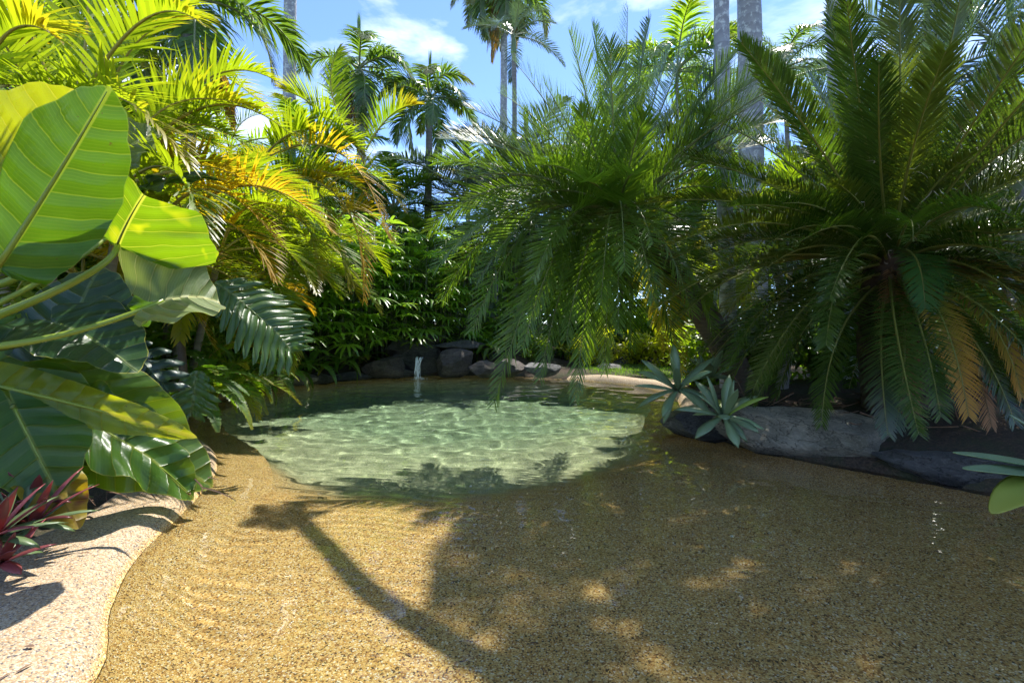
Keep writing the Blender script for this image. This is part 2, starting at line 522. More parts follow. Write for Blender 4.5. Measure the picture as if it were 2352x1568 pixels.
def frond_mesh(name, p0, pc, p2, n, llen, lw, mats, pet=.15, ang=(65, 25), vee=25, sag=.5, segs=3,
               r0=.012, r=None, hint=None, prof=None, jitter=.12, roll=0.0, prof_len=None, miss=0.0, keel=0.0, curl=0.0, twist=0.0):
    r = r or rng
    mb = MB()
    prof = prof or (lambda t: (.55, 1.0, .8, .0)[min(3, int(t * 3 + .01))] if segs == 3 else min(1, .5 + 2.2 * t) * (1 - t ** 2.2))
    pts = [bez(p0, pc, p2, i / 13) for i in range(14)]
    mb.tube(pts, lambda t: r0 * (1.25 - 1.1 * t), 5, 1, cap=False)
    L = sum((pts[i + 1] - pts[i]).length for i in range(13))
    hint = hint or V((p2.x - p0.x, p2.y - p0.y, 0))
    if hint.length < 1e-4:
        hint = V((1, 0, 0))
    hint.normalize()
    side = V((-hint.y, hint.x, 0))
    for i in range(n):
        t = pet + (1 - pet) * (i + .5) / n
        p = bez(p0, pc, p2, t)
        T = (bez(p0, pc, p2, min(1, t + .02)) - bez(p0, pc, p2, max(0, t - .02))).normalized()
        B = (side - T * side.dot(T)).normalized()
        Nn = T.cross(B).normalized()
        u = (t - pet) / (1 - pet)
        if roll or twist:
            q = roll + twist * smooth(u * 1.3)
            B, Nn = B * math.cos(q) + Nn * math.sin(q), Nn * math.cos(q) - B * math.sin(q)
        pl = prof_len(u) if prof_len else (min(1, .45 + 2.6 * u) * (1 - .75 * max(0, (u - .35) / .65) ** 1.6))
        a = R(ang[0] + (ang[1] - ang[0]) * u)
        for sgn in (-1, 1):
            if miss and r.random() < miss:
                continue
            aj = a * (1 + r.uniform(-jitter, jitter))
            vj = R(vee * (1 + r.uniform(-.5, .5)))
            d = T * math.cos(aj) + (B * (sgn * math.cos(vj)) + Nn * math.sin(vj)) * math.sin(aj)
            d.normalize()
            wv = d.cross(Nn)
            if wv.length < 1e-4:
                continue
            wv.normalize()
            mb.strip(p, d, wv, llen * pl * r.uniform(.9, 1.08), lw, segs, sag * r.uniform(.6, 1.4), prof, 0, (u, 0), r.random(), keel, curl)
    return mb.mesh(name, mats)


def obj(name, me, parent=None, loc=None):
    o = bpy.data.objects.new(name, me)
    COL.objects.link(o)
    if parent is not None:
        o.parent = parent
    if loc is not None:
        o.location = loc
    return o


def thing(name, label, cat, loc=(0, 0, 0), group=None, me=None):
    o = obj(name, me)
    o.location = loc
    o['label'] = label
    o['category'] = cat
    if group:
        o['group'] = group
    return o


def struct(name, me, kind='structure'):
    o = obj(name, me)
    o['kind'] = kind
    return o


# ------------------------------------------------------------------ pool, ground
OUT = [(-1.28, -1.6), (-1.36, .2), (-1.42, 1.2), (-1.46, 1.7), (-1.74, 2.1), (-1.98, 2.55), (-2.12, 3.05), (-2.26, 3.5), (-2.5, 4.1), (-2.95, 4.75),
       (-3.7, 5.5), (-4.45, 6.5), (-4.8, 7.5), (-4.72, 8.5), (-4.25, 9.6), (-3.4, 10.5), (-2.4, 11.0), (-1.0, 11.3), (.2, 11.1), (1.2, 10.6),
       (2.0, 9.9), (2.55, 9.1), (2.7, 8.2), (2.5, 7.2), (2.15, 6.3), (2.02, 5.6), (2.12, 5.05), (2.45, 4.55), (3.0, 4.0), (3.6, 3.38), (4.6, 2.6),
       (5.6, 1.6), (5.9, .2), (5.6, -1.6)]


def catmull(pts, sub, closed=True):
    n = len(pts)
    res = []
    for i in range(n if closed else n - 1):
        p = [V((*pts[(i + j - 1) % n], 0)) if closed else V((*pts[max(0, min(n - 1, i + j - 1))], 0)) for j in range(4)]
        for s in range(sub):
            t = s / sub
            q = .5 * ((2 * p[1]) + (p[2] - p[0]) * t + (2 * p[0] - 5 * p[1] + 4 * p[2] - p[3]) * t * t + (3 * p[1] - p[0] - 3 * p[2] + p[3]) * t ** 3)
            res.append(q)
    if not closed:
        res.append(V((*pts[-1], 0)))
    return res


edge = catmull(OUT, 4)


def dist_in(x, y):
    """signed distance to the pool edge, positive inside"""
    best = 1e9
    inside = False
    n = len(edge)
    for i in range(n):
        a = edge[i]
        c = edge[(i + 1) % n]
        dx, dy = c.x - a.x, c.y - a.y
        t = max(0, min(1, ((x - a.x) * dx + (y - a.y) * dy) / (dx * dx + dy * dy + 1e-12)))
        d = (a.x + dx * t - x) ** 2 + (a.y + dy * t - y) ** 2
        if d < best:
            best = d
        if (a.y > y) != (c.y > y) and x < (c.x - a.x) * (y - a.y) / (c.y - a.y) + a.x:
            inside = not inside
    return math.sqrt(best) * (1 if inside else -1)


STEP = [(-6, 5.6), (-2.83, 4.35), (-2.24, 3.95), (-1.42, 3.62), (-.62, 3.56), (.28, 3.84), (.98, 4.32), (2.1, 5.3), (6, 8.5)]


def step_y(x):
    for (x0, y0), (x1, y1) in zip(STEP, STEP[1:]):
        if x <= x1:
            return y0 + (y1 - y0) * (x - x0) / (x1 - x0)
    return 9


def smooth(t):
    t = max(0, min(1, t))
    return t * t * (3 - 2 * t)


def floor_z(x, y):
    d = dist_in(x, y)
    dep = .20 + .03 * max(0, min(4, y)) + .85 * smooth((y - step_y(x) + .15) / 1.5) + .75 * smooth((y - step_y(x) - .8) / 4)
    e = smooth((d + .16) / (.45 + .5 * smooth((y - step_y(x)) / .55)))
    return .0 - dep * e + .008 * noise.noise(V((x * 1.7, y * 1.7, 0)))


def grid_mesh(name, xs, ys, f, mats):
    mb = MB()
    nx = len(xs)
    for y in ys:
        for x in xs:
            mb.add((x, y, f(x, y)))
    for j in range(len(ys) - 1):
        for i in range(nx - 1):
            a = j * nx + i
            mb.face((a, a + 1, a + nx + 1, a + nx))
    return mb.mesh(name, mats)


def lin(a, b, n):
    return [a + (b - a) * i / n for i in range(n + 1)]


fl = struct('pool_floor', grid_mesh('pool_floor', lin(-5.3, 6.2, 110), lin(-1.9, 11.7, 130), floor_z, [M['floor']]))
fl.cycles.is_caustics_receiver = True


def ripple(x, y):
    amp = .55 + .45 * smooth((y - 3) / 4)
    q = V((x, y, 0))
    w1 = noise.noise(V((x * 1.6, y * 2.3, 5)))
    h = (.0066 + .0042 * smooth((y - 3.6) / 1.5)) * noise.noise(V((x * 2.9 + .5 * w1, y * 3.5, .3)))
    h += .0024 * noise.noise(V((x * 6.2, y * 7.6, 2.0)))
    # small wind wavelets travelling towards the camera
    near = 1 if y < 4.2 else .25
    pa = smooth(.55 + 1.3 * noise.noise(V((x * .9, y * .9, 4))))
    h += near * .0019 * math.sin(y * 62 + x * 8 + 7 * noise.noise(V((x * 1.5, y * 1.5, 9)))) * pa * (.6 + .6 * noise.noise(V((x * 4, y * 4, 7))))
    h += near * .0016 * noise.noise(V((x * 9, y * 17, 5.5)))
    # rings spreading from the waterfall
    dx, dy = x + 1.9, y - 10.8
    rr = math.hypot(dx, dy)
    h += .004 * math.sin(rr * 16) * math.exp(-rr * .55)
    return h * amp


ys = lin(-1.9, .9, 28)
y = .9
while y < 11.7:
    y += max(.011, y * .0055)
    ys.append(y)
xs = lin(-5.3, 6.2, 470)
water_me = grid_mesh('water', xs, ys, ripple, [M['water']])
wat = struct('water', water_me)
wat.cycles.is_caustics_caster = True

# ground sheet around the pool, out to the horizon
CEN = V((0, 5, 0))


def ground_z(x, y, d):
    """d = distance outside the pool edge"""
    z = .05 + .10 * smooth(d / .8) + .05 * noise.noise(V((x * .8, y * .8, 1))) * smooth(d / .5)
    if x < -.9 and y < 3.6:
        z -= .13 * (1 - smooth((d - .62) / .5)) * smooth((3.6 - y) / .7)
    if x < -2 and y > 2:
        z += .35 * smooth((d - .4) / 2.5)
    if y > 10 and x < 1.2:
        z += .5 * smooth((d - .1) / 1.8) * smooth((1.6 - x) / 1.5)
    if x > 2.5 and y < 8:
        z += .22 * smooth((d - .5) / 1.6)
    return z


mb = MB()
offs = [-.12, .0, .12, .3, .55, .72, .95, 1.4, 2.2, 3.4, 5, 8, 14, 30, 80, 400]
rings = []
for o_ in offs:
    ring = []
    for e in edge:
        d = (e - CEN)
        dn = d.normalized()
        q = e + dn * o_
        z = ground_z(q.x, q.y, o_) if o_ > .12 else (-.40 if o_ < 0 else (-.16 if o_ == 0 else .0))
        ring.append(mb.add((q.x, q.y, z)))
    rings.append(ring)
for a, c in zip(rings, rings[1:]):
    for i in range(len(edge)):
        j = (i + 1) % len(edge)
        mb.face((a[i], c[i], c[j], a[j]))
struct('ground', mb.mesh('ground', [M['mulch']]))


def coping(name, label, i0, i1, width, h=.10):
    """rounded pebble coping swept along part of the pool edge"""
    pts = edge[i0:i1 + 1]
    n = len(pts)
    mb = MB()
    prof = [(.42, -.36), (.24, -.22), (.08, -.10), (.012, -.035), (-.006, .008), (-.045, .055), (-.095, h - .015), (-.16, h), (-.26, h + .004), (-.38, h), (-width + .06, h - .01), (-width, h - .05), (-width - .02, -.15)]
    rows = []
    for i, p in enumerate(pts):
        t = (pts[min(n - 1, i + 1)] - pts[max(0, i - 1)]).normalized()
        inn = V((t.y, -t.x, 0))
        if dist_in(*(p + inn * .1).to_2d()) < 0:
            inn = -inn
        wid = .34 * smooth((3.1 - p.y) / 1.0) if p.x < 0 else 0
        fade = min(1, min(i, n - 1 - i) / 3)
        rows.append([mb.add(p + inn * (o_ - (wid if o_ < -.3 else 0)) + V((0, 0, z * (.4 + .6 * fade) + .012 * noise.noise(p * 1.3)))) for o_, z in prof])
    for a, c in zip(rows, rows[1:]):
        for j in range(len(prof) - 1):
            mb.face((a[j], a[j + 1], c[j + 1], c[j]))
    return thing(name, label, 'pool coping', me=mb.mesh(name, [M['coping']]))


cpl = coping('pool_coping', 'rounded cream pebble coping edging the near left side of the pool under the big leaves', 0, 52, .52)
cpr = coping('pool_coping', 'narrow rounded pebble coping along the far right curve before the lawn', 76, 101, .34, .13)
cpl.cycles.is_caustics_receiver = True


# ------------------------------------------------------------------ rocks
def rock_mesh(name, sx, sy, sz, seed, mat, sub=4, rough=.28, flat=.5, pw=1.0):
    import bmesh
    bm = bmesh.new()
    bmesh.ops.create_icosphere(bm, subdivisions=sub, radius=1)
    o = V((seed * 3.7, seed * 1.3, seed * 2.1))
    planes = []
    rr = random.Random(seed)
    for i in range(15):
        d = V((rr.gauss(0, 1), rr.gauss(0, 1), rr.gauss(0, 1))).normalized()
        planes.append((d, rr.uniform(.58, .90)))
    for v in bm.verts:
        p = v.co.copy()
        q = p * (1 + rough * noise.noise(p * 1.1 + o) + rough * .3 * noise.noise(p * 3 + o))
        for d, h in planes:
            e = q.dot(d) - h
            if e > 0:
                q -= d * (e * (.70 + flat * .5))
        st = noise.noise(V((p.x * .6 + p.y * .5, p.x * .8, p.z * 7)) + o)
        st = st + .9 * abs(noise.noise(V((p.x * 1.1 - p.z * 1.5, p.y * 1.1, p.z * 4.5 + p.x)) + o))
        st2 = noise.noise(V((p.x * 1.2 + p.z * 2, p.x * .8, p.z * 15 + p.x * 3)) + o)
        q *= 1 + .045 * st + .022 * st2 + .016 * noise.noise(p * 11 + o) + .008 * noise.noise(p * 25 + o)
        v.co = (q.x * sx, q.y * sy, q.z * sz)
    me = bpy.data.meshes.new(name)
    bm.to_mesh(me)
    bm.free()
    me.materials.append(mat)
    me.shade_smooth()
    return me


def rock(label, px, py, Y, w, h, dep, seed, mat='rock', rot=0, sub=4, tilt=0, group=None, cat='rock', name='rock'):
    """px,py: centre of the visible part; w,h in metres"""
    p = P(px, py, Y)
    o = thing(name, label, cat, p, group, rock_mesh(name, w / 2 * 1.22, dep / 2 * 1.2, h / 2 * 1.25, seed, M[mat], sub))
    o.rotation_euler = (0, tilt, rot)
    return o


rock('large grey slate boulder on the right pool edge below the cycad', 1850, 1022, 4.75, 1.85, .70, 1.0, 6, 'rock', R(-30), 6, R(12), cat='boulder', name='boulder')
rock('long low dark slate boulder at the right edge behind broad agave leaves', 2290, 1098, 3.8, 1.5, .40, .8, 9, 'rock_dark', R(-38), 5, R(6), cat='boulder', name='boulder')
rock('small dark wet boulder at the water under the leaning agave', 1605, 978, 5.35, .70, .40, .6, 14, 'rock_dark', R(-20), 5, cat='boulder', name='boulder')
G = 'rocks of the waterfall'
for a in (
    ('grey rounded rock at the water left of the waterfall', 880, 845, 10.9, .78, .48, .7, 21, 'rock_brown', 0),
    ('dark rock at the foot of the waterfall', 925, 857, 10.95, .50, .20, .4, 22, 'rock_dark', 0),
    ('black wet rock face directly behind the falling water', 960, 826, 11.45, 1.1, .75, .6, 23, 'rock_dark', 0),
    ('brown layered rock right beside the waterfall', 1040, 836, 11.1, .85, .58, .7, 24, 'rock_brown', .2),
    ('flat dark slab lying on top of the waterfall rocks', 1060, 792, 11.5, 1.05, .22, .8, 25, 'rock_dark', .1),
    ('brown top rock above the spout of the waterfall', 985, 778, 11.7, .8, .28, .7, 26, 'rock_brown', -.2),
    ('grey streaked rock at the water between waterfall and hanging palm fronds', 1110, 846, 10.9, .62, .36, .6, 27, 'rock_brown', .3),
    ('brownish low rock behind the hanging palm fronds', 1175, 846, 10.9, .6, .34, .6, 28, 'rock_brown', 0),
    ('dark spout rock on the upper left of the waterfall', 920, 800, 11.5, .7, .35, .6, 29, 'rock_dark', 0),
):
    rock(*a, group=G)
rock('pale sunlit rock standing at the left end of the far coping', 1248, 850, 10.7, .62, .36, .5, 31, 'rock_pale', .1)
rock('flat pale rock bordering the bright groundcover behind the lawn', 1400, 846, 11.6, .85, .2, .5, 32, 'rock_pale', 0)
rock('dark low rock at the water under the left palm fronds', 740, 872, 10.0, .6, .26, .5, 33, 'rock_dark', .4)
rock('grey half hidden rock among the ferns on the left bank', 690, 868, 9.6, .55, .26, .5, 34, 'rock', .2)
rock('dark rock at the far left waterline under the fern fronds', 800, 868, 10.5, .8, .26, .6, 35, 'rock_dark', .1)

# waterfall
mb = MB()
for i in range(9):
    x0 = rng.uniform(-.075, .075)
    p = [V((x0 + rng.uniform(-.02, .02) * t + .02 * math.sin(t * 5 + i), -.04 - .20 * t ** .6 * (1 + .1 * rng.random()), .46 - .46 * t ** 1.5)) for t in [j / 9 for j in range(10)]]
    w = rng.uniform(.007, .017)
    mb.tube(p, lambda t, w=w: w * (1 - .45 * t + .3 * math.sin(t * 17 + w * 900)), 6)
for i in range(70):
    a = rng.uniform(0, 6.28)
    rr = rng.uniform(.0, .2)
    q = V((rr * math.cos(a), -.25 + rr * .6 * math.sin(a), rng.uniform(0, .06) * (1 - rr * 3)))
    s = rng.uniform(.004, .010)
    ids = [mb.add(q + V(d) * s) for d in ((1, 0, 0), (0, 1, 0), (-1, 0, 0), (0, -1, 0), (0, 0, 1), (0, 0, -1))]
    for f in ((0, 1, 4), (1, 2, 4), (2, 3, 4), (3, 0, 4), (1, 0, 5), (2, 1, 5), (3, 2, 5), (0, 3, 5)):
        mb.face(tuple(ids[j] for j in f))
wf = P(966, 862, 10.85)
wf.z = 0.005
thing('waterfall', 'thin white stream of water falling between dark rocks into the pool', 'waterfall', wf, me=mb.mesh('waterfall', [M['fall']]))


# ------------------------------------------------------------------ palms
def arc(e, L, b):
    e, b = R(e), R(b)
    c = V((math.cos(e), 0, math.sin(e))) * (.52 * L)
    p = c + V((math.cos(e - b), 0, math.sin(e - b))) * (.52 * L)
    return V((0, 0, 0)), c, p


def library(prefix, elevs, L, bend, mats, reps=1, **kw):
    res = []
    for e in elevs:
        for k in range(reps):
            r = random.Random(int(e * 13 + k * 101 + L * 7))
            a = arc(e + r.uniform(-4, 4), L * r.uniform(.93, 1.07), bend(e) * r.uniform(.85, 1.15))
            if 'sidebend' in kw:
                pass
            a = (a[0], a[1] + V((0, r.uniform(-.06, .06) * L, 0)), a[2] + V((0, r.uniform(-.10, .10) * L, 0)))
            res.append((e, frond_mesh(prefix, *a, mats=mats, r=r, hint=V((1, 0, 0)), **kw)))
    return res


def pick(lib, e, r):
    c = sorted(lib, key=lambda t: abs(t[0] - e) + r.uniform(0, 6))
    return c[0][1]


def put(me, parent, loc, az, r, scale=1.0, tilt=.12, name='frond'):
    o = obj(name, me, parent, loc)
    o.rotation_euler = (r.uniform(-tilt, tilt), r.uniform(-tilt, tilt) * .5, az)
    o.scale = (scale,) * 3
    return o


def trunk_mesh(name, pts, r0, r1, mat, sides=14, wob=.0, n=26, bulge=0):
    q = []
    for i in range(n):
        t = i / (n - 1)
        if len(pts) == 2:
            p = pts[0].lerp(pts[1], t)
        else:
            p = bez(pts[0], through(*pts), pts[2], t)
        q.append(p + V((wob * noise.noise(V((t * 3, 1, 0))), wob * noise.noise(V((t * 3, 5, 0))), 0)))
    mb = MB()
    mb.tube(q, lambda t: (r0 + (r1 - r0) * t) * (1 + .03 * math.sin(t * 90) + .22 * math.exp(-t * 14) + bulge * math.sin(t * 3.14)), sides)
    return mb.mesh(name, [mat])


fox_kw = dict(n=56, llen=.72, lw=.046, pet=.12, ang=(70, 32), vee=14, sag=1.15, segs=4, r0=.022, jitter=.25)
LIB = {}
LIB['fox'] = library('frond', (75, 50, 25, 0, -25), 2.3, lambda e: 122 if e > 40 else 92, [M['fox'], M['fox_rachis']], 2, **fox_kw)
LIB['fox_bright'] = library('frond', (75, 50, 25, 0), 2.3, lambda e: 90, [M['fox_bright'], M['fox_rachis']], 2, **fox_kw)
LIB['fox_blue'] = library('frond', (80, 60, 35, 10, -15), 2.6, lambda e: 70, [M['fox_blue'], M['fox_rachis']], 2,
                          n=60, llen=.62, lw=.026, pet=.12, ang=(65, 30), vee=25, sag=.45, segs=3, r0=.022)
# fronds of a royal palm: leaflets in all planes, plume-like
LIB['royal'] = library('frond', (80, 55, 30, 5, -20), 3.0, lambda e: 85, [M['fox'], M['fox_rachis']], 2,
                       n=75, llen=.75, lw=.034, pet=.12, ang=(70, 35), vee=8, sag=1.0, segs=4, r0=.03, jitter=.5)
LIB['cane'] = library('frond', (78, 58, 38, 18, -5), 2.1, lambda e: 92 if e > 30 else 75, [M['cane'], M['cane_rachis']], 2,
                      n=44, llen=.50, lw=.031, pet=.20, ang=(62, 28), vee=38, sag=.42, segs=4, r0=.013)
LIB['cane_mid'] = library('frond', (78, 58, 38, 18, -5), 2.2, lambda e: 90 if e > 30 else 75, [M['cane_mid'], M['cane_rachis']], 2,
                          n=44, llen=.50, lw=.030, pet=.20, ang=(62, 28), vee=35, sag=.5, segs=4, r0=.013)
LIB['cane_yellow'] = library('frond', (50, 25, 0), 2.0, lambda e: 85, [M['cane_yellow'], M['cane_rachis']], 2,
                             n=40, llen=.48, lw=.028, pet=.20, ang=(60, 28), vee=30, sag=.6, segs=4, r0=.013)
LIB['dry'] = library('frond', (-30, -60), 1.8, lambda e: 30, [M['fox_dry'], M['fox_rachis']], 1,
                     n=36, llen=.5, lw=.03, pet=.12, ang=(40, 20), vee=-10, sag=1.2, segs=4, r0=.02)
LIB['fern'] = library('frond', (70, 45, 20, 0), .75, lambda e: 95, [M['fern'], M['fern_stalk']], 2,
                      n=46, llen=.085, lw=.020, pet=.08, ang=(80, 60), vee=12, sag=.3, segs=3, r0=.004)


def crowned_palm(name, label, cat, base, top, r0, r1, lib, nf, trunk='grey_trunk', elev=(80, -25), scale=1.0, seed=1, shaft=.9, spear=True,
                 dry=0, fruit=False, group=None, azs=None, shaft_mat='crownshaft', lean=None):
    r = random.Random(seed)
    t = thing(name, label, cat, base, group)
    d = top - base
    mid = d * .5 + V((r.uniform(-.12, .12), r.uniform(-.1, .1), 0)) + (lean or V((0, 0, 0)))
    ax = (d - mid).normalized()
    obj('trunk', trunk_mesh('trunk', [V((0, 0, -.2)), mid, d], r0, r1, M[trunk], 16, .03), t)
    cs = d.copy()
    if shaft:
        cs = d + ax * shaft
        mb = MB()
        mb.tube([d - ax * .05 + ax * (shaft * 1.05) * (i / 9) for i in range(10)], lambda u: r1 * (1.28 - .75 * u + .25 * math.sin(u * 3.1)), 14)
        obj('crownshaft', mb.mesh('crownshaft', [M[shaft_mat]]), t)
    for i in range(nf):
        u = (i + .5) / nf
        e = elev[0] + (elev[1] - elev[0]) * u
        az = (i * 2.39996 + r.uniform(-.25, .25)) if azs is None else azs[i % len(azs)]
        put(pick(LIB[lib], e, r), t, cs - ax * (.10 * u * max(shaft, .3)), az, r, scale * r.uniform(.9, 1.08))
    if spear:
        mb = MB()
        L = 1.5 * scale
        p0 = cs
        for k in range(14):
            a = k * 2.4
            dd = (ax + V((math.cos(a), math.sin(a), 0)) * .05).normalized()
            mb.strip(p0 + ax * (L * .03 * k), dd, V((-math.sin(a), math.cos(a), 0)), L * (1 - .03 * k), .04 * scale, 4, 0, lambda q: min(1, .6 + q) * (1 - q ** 3), 0, (0, 0), r.random())
        mb.tube([p0, p0 + ax * L * .9], lambda q: .018 * (1 - q), 6, 1)
        obj('spear_leaf', mb.mesh('spear_leaf', [M['fox'], M['fox_rachis']]), t)
    for i in range(dry):
        put(pick(LIB['dry'], -45, r), t, d + ax * .05, r.uniform(0, 6.28), r, scale * r.uniform(.8, 1))
    if fruit:
        for s in range(2):
            mb = MB()
            a0 = 3.6 + s * 1.9
            for k in range(34):
                a = a0 + r.uniform(-.8, .8)
                rr = r.uniform(.25, .75) * scale
                p = [V((math.cos(a) * rr * q * (1.6 - .7 * q), math.sin(a) * rr * q * (1.6 - .7 * q), .15 * q - (1.25 * q ** 2.2) * scale * r.uniform(.7, 1))) for q in [j / 6 for j in range(7)]]
                mb.tube(p, .008, 4)
                for q in range(12):
                    w = p[r.randint(2, 6)] + V((r.gauss(0, .035), r.gauss(0, .035), r.gauss(0, .06)))
                    s_ = r.uniform(.014, .022)
                    ids = [mb.add(w + V(x) * s_) for x in ((1, 0, 0), (0, 1, 0), (-1, 0, 0), (0, -1, 0), (0, 0, 1), (0, 0, -1))]
                    for f in ((0, 1, 4), (1, 2, 4), (2, 3, 4), (3, 0, 4), (1, 0, 5), (2, 1, 5), (3, 2, 5), (0, 3, 5)):
                        mb.face(tuple(ids[j] for j in f))
            obj('fruit_cluster', mb.mesh('fruit_cluster', [M['fruit']]), t, d - ax * .05)
    return t


def gp(px, Y, z=.15):
    p = P(px, 740, Y)
    p.z = z
    return p


# tall palms standing behind the pool
crowned_palm('royal_palm', 'tall bare grey trunk rising alone against the blue sky on the left', 'palm tree', gp(672, 14), P(668, -160, 14), .20, .165, 'royal', 12, shaft=1.4, seed=3, elev=(80, -10))
crowned_palm('foxtail_palm', 'palm with an upright spear leaf and drooping glossy fronds right of the bare trunk', 'palm tree', gp(828, 15.5), P(826, 215, 15.5), .155, .13, 'fox', 11, 'grey_trunk', (65, -25), 1.2, 5, .85, True, 1, True)
crowned_palm('foxtail_palm', 'dark fronded palm with thin grey trunk seen in the gap of sky at centre left', 'palm tree', gp(988, 15), P(986, 285, 15), .14, .10, 'fox', 13, 'brown_trunk', (80, -25), 1.0, 8, .8, True)
crowned_palm('foxtail_palm', 'tall slender palm with brown fruit clusters hanging at the top of the photo', 'palm tree', gp(1162, 22), P(1158, -12, 22), .19, .145, 'fox', 16, 'grey_trunk', (60, -45), 1.7, 13, .7, False, 3, True)
crowned_palm('foxtail_palm', 'slim pale palm trunk just left of the thickest trunk on the right', 'palm tree', gp(1676, 7.5), P(1652, -390, 7.4), .125, .105, 'fox', 13, 'grey_trunk', (70, -25), .74, 17, .9, True, 1)
crowned_palm('foxtail_palm', 'thickest pale grey palm trunk behind the right hand foliage', 'palm tree', gp(1735, 11), P(1716, -110, 11), .28, .25, 'fox', 11, 'grey_trunk', (75, 10), .75, 19, 1.0, True, 1)
crowned_palm('foxtail_palm', 'pale grey palm trunk showing just above the top fronds of the cycad', 'palm tree', gp(1930, 7.6), P(1912, -700, 7.5), .165, .145, 'fox', 10, 'grey_trunk', (70, -20), .85, 23, 1.0, True, 1)
crowned_palm('foxtail_palm', 'thin trunked palm standing close right of the fruiting palm', 'palm tree', gp(1183, 17), P(1180, 120, 17), .10, .08, 'fox_blue', 9, 'brown_trunk', (75, 0), .8, 29, .6)

# middle distance palms that fill the view behind the pool
MID = (
    ('bluish palm with broad fan of glossy leaflets left of the central palm', 1075, 14.6, 4.4, 'fox_blue', 13, 1.35, 41),
    ('bluish palm whose upright frond stands against the sky beside the fruiting palm', 1215, 16, 5.6, 'fox_blue', 14, 1.65, 42),
    ('bright green palm with drooping fronds below the dark fronded palm', 905, 14.4, 4.2, 'fox_bright', 13, 1.15, 43),
    ('bright green fan fronds rising left of the palm with the spear leaf', 720, 13.4, 4.9, 'fox_bright', 14, 1.25, 44),
    ('feathery green palm behind the two pale trunks, top right of centre', 1555, 20, 11.2, 'fox_bright', 14, 1.7, 45),
    ('dark plumed palm behind the pale trunks on the right', 1800, 14.5, 8.4, 'royal', 15, 1.0, 46),
    ('bluish plumed palm rising behind the top right of the cycad', 2130, 9.5, 5.6, 'fox_blue', 16, 1.2, 47),
    ('plumed palm at the upper right corner behind the cycad fronds', 2330, 8.5, 5.2, 'fox_blue', 15, 1.15, 48),
    ('light green palm between the central palm and the pale trunks', 1590, 19, 7.4, 'fox_bright', 14, 1.5, 49),
    ('deep green palm close behind the central palm crown', 1420, 21, 6.8, 'fox', 15, 1.6, 50),
    ('low green palm over the lady palm hedge at centre', 1050, 15.5, 2.6, 'fox_bright', 13, 1.05, 51),
    ('low yellowish palm behind the lady palms, left of the sky gap', 800, 15.5, 3.4, 'cane_mid', 14, 1.1, 52),
    ('tall yellow green palm in the background behind the lawn', 1500, 17, 3.8, 'cane', 14, 1.1, 53),
    ('shaded green palm behind the left flank of the cycad', 1775, 6.9, 2.1, 'cane_mid', 14, .95, 54),
    ('shaded dark palm filling the gap behind the middle of the cycad', 1960, 8.0, 3.0, 'fox', 14, 1.0, 55),
    ('green palm with long fronds behind the right edge of the cycad', 2300, 7.2, 3.2, 'fox', 13, 1.05, 56),
    ('small yellow green palm behind the leaning trunk', 1640, 11.0, 1.8, 'cane', 12, .95, 57),
    ('bright green palm standing over the hedge just left of the dark fronded palm', 870, 15.0, 3.4, 'cane_mid', 15, 1.4, 81),
    ('lime green palm between the bare trunk and the palm with the spear leaf', 745, 15.6, 4.4, 'cane', 15, 1.4, 82),
    ('broad green palm low in the middle, under the gap of sky', 965, 14.0, 2.4, 'fox_bright', 15, 1.15, 83),
    ('bright palm whose crown fills the view right behind the central palm top', 1330, 18.5, 6.2, 'fox_bright', 15, 1.7, 84),
    ('bright palm behind the right hand fronds of the central palm', 1500, 19, 5.8, 'cane_mid', 16, 1.8, 85),
    ('blue green palm behind the left hand fronds of the central palm', 1130, 16, 4.6, 'fox_blue', 15, 1.4, 86),
    ('deep green palm in the background right of the waterfall', 1230, 17.0, 3.6, 'fox_bright', 12, 1.1, 58),
)
for lab, px, Y, z, lib, nf, sc, sd in MID:
    b0 = gp(px + 10, Y)
    top = gp(px, Y, z)
    crowned_palm('feather_palm', lab, 'palm tree', b0, top, .085, .06, lib, nf, 'brown_trunk', (82, -12), sc, sd, .45, lib.startswith('fox'))


rt = random.Random(900)
TH = [(px, Y, z) for px, Y, z in ((560, 16.5, 2.6), (640, 18, 3.0), (735, 17, 2.2), (800, 19, 2.6), (865, 17.5, 1.8), (1010, 18.5, 2.2), (1080, 17, 2.6), (1150, 19, 3.2), (1230, 17.5, 3.0), (1290, 19, 4.2), (1360, 17, 3.2),
      (1440, 19, 4.6), (1510, 17.5, 3.6), (1580, 19, 5.0), (1640, 17.5, 3.4), (1700, 18.5, 5.0), (1760, 16.5, 3.4), (1820, 18, 5.4), (1880, 15.5, 3.6), (1960, 16.5, 5.2), (2030, 12.8, 3.4), (2100, 14, 4.8), (2190, 11.5, 3.0),
      (2250, 13, 5.0), (2340, 11.2, 3.4), (2440, 10.2, 2.6), (2460, 12.5, 5.0), (470, 14.0, 2.4), (380, 15.5, 3.8), (250, 12.0, 3.2), (120, 10.5, 3.4), (20, 12.5, 4.6), (-80, 9.5, 2.6))]
for i, (px, Y, z) in enumerate(TH):
    crowned_palm('feather_palm', 'one of the many overlapping green palms in the dense background thicket', 'palm tree', gp(px + 8, Y), gp(px, Y, z), .07, .055,
                 rt.choice(('fox', 'fox_bright', 'cane_mid', 'fox_bright', 'fox_blue')), 14, 'brown_trunk', (84, -30), rt.uniform(1.1, 1.4), 910 + i, .3, False, group='background thicket palms')
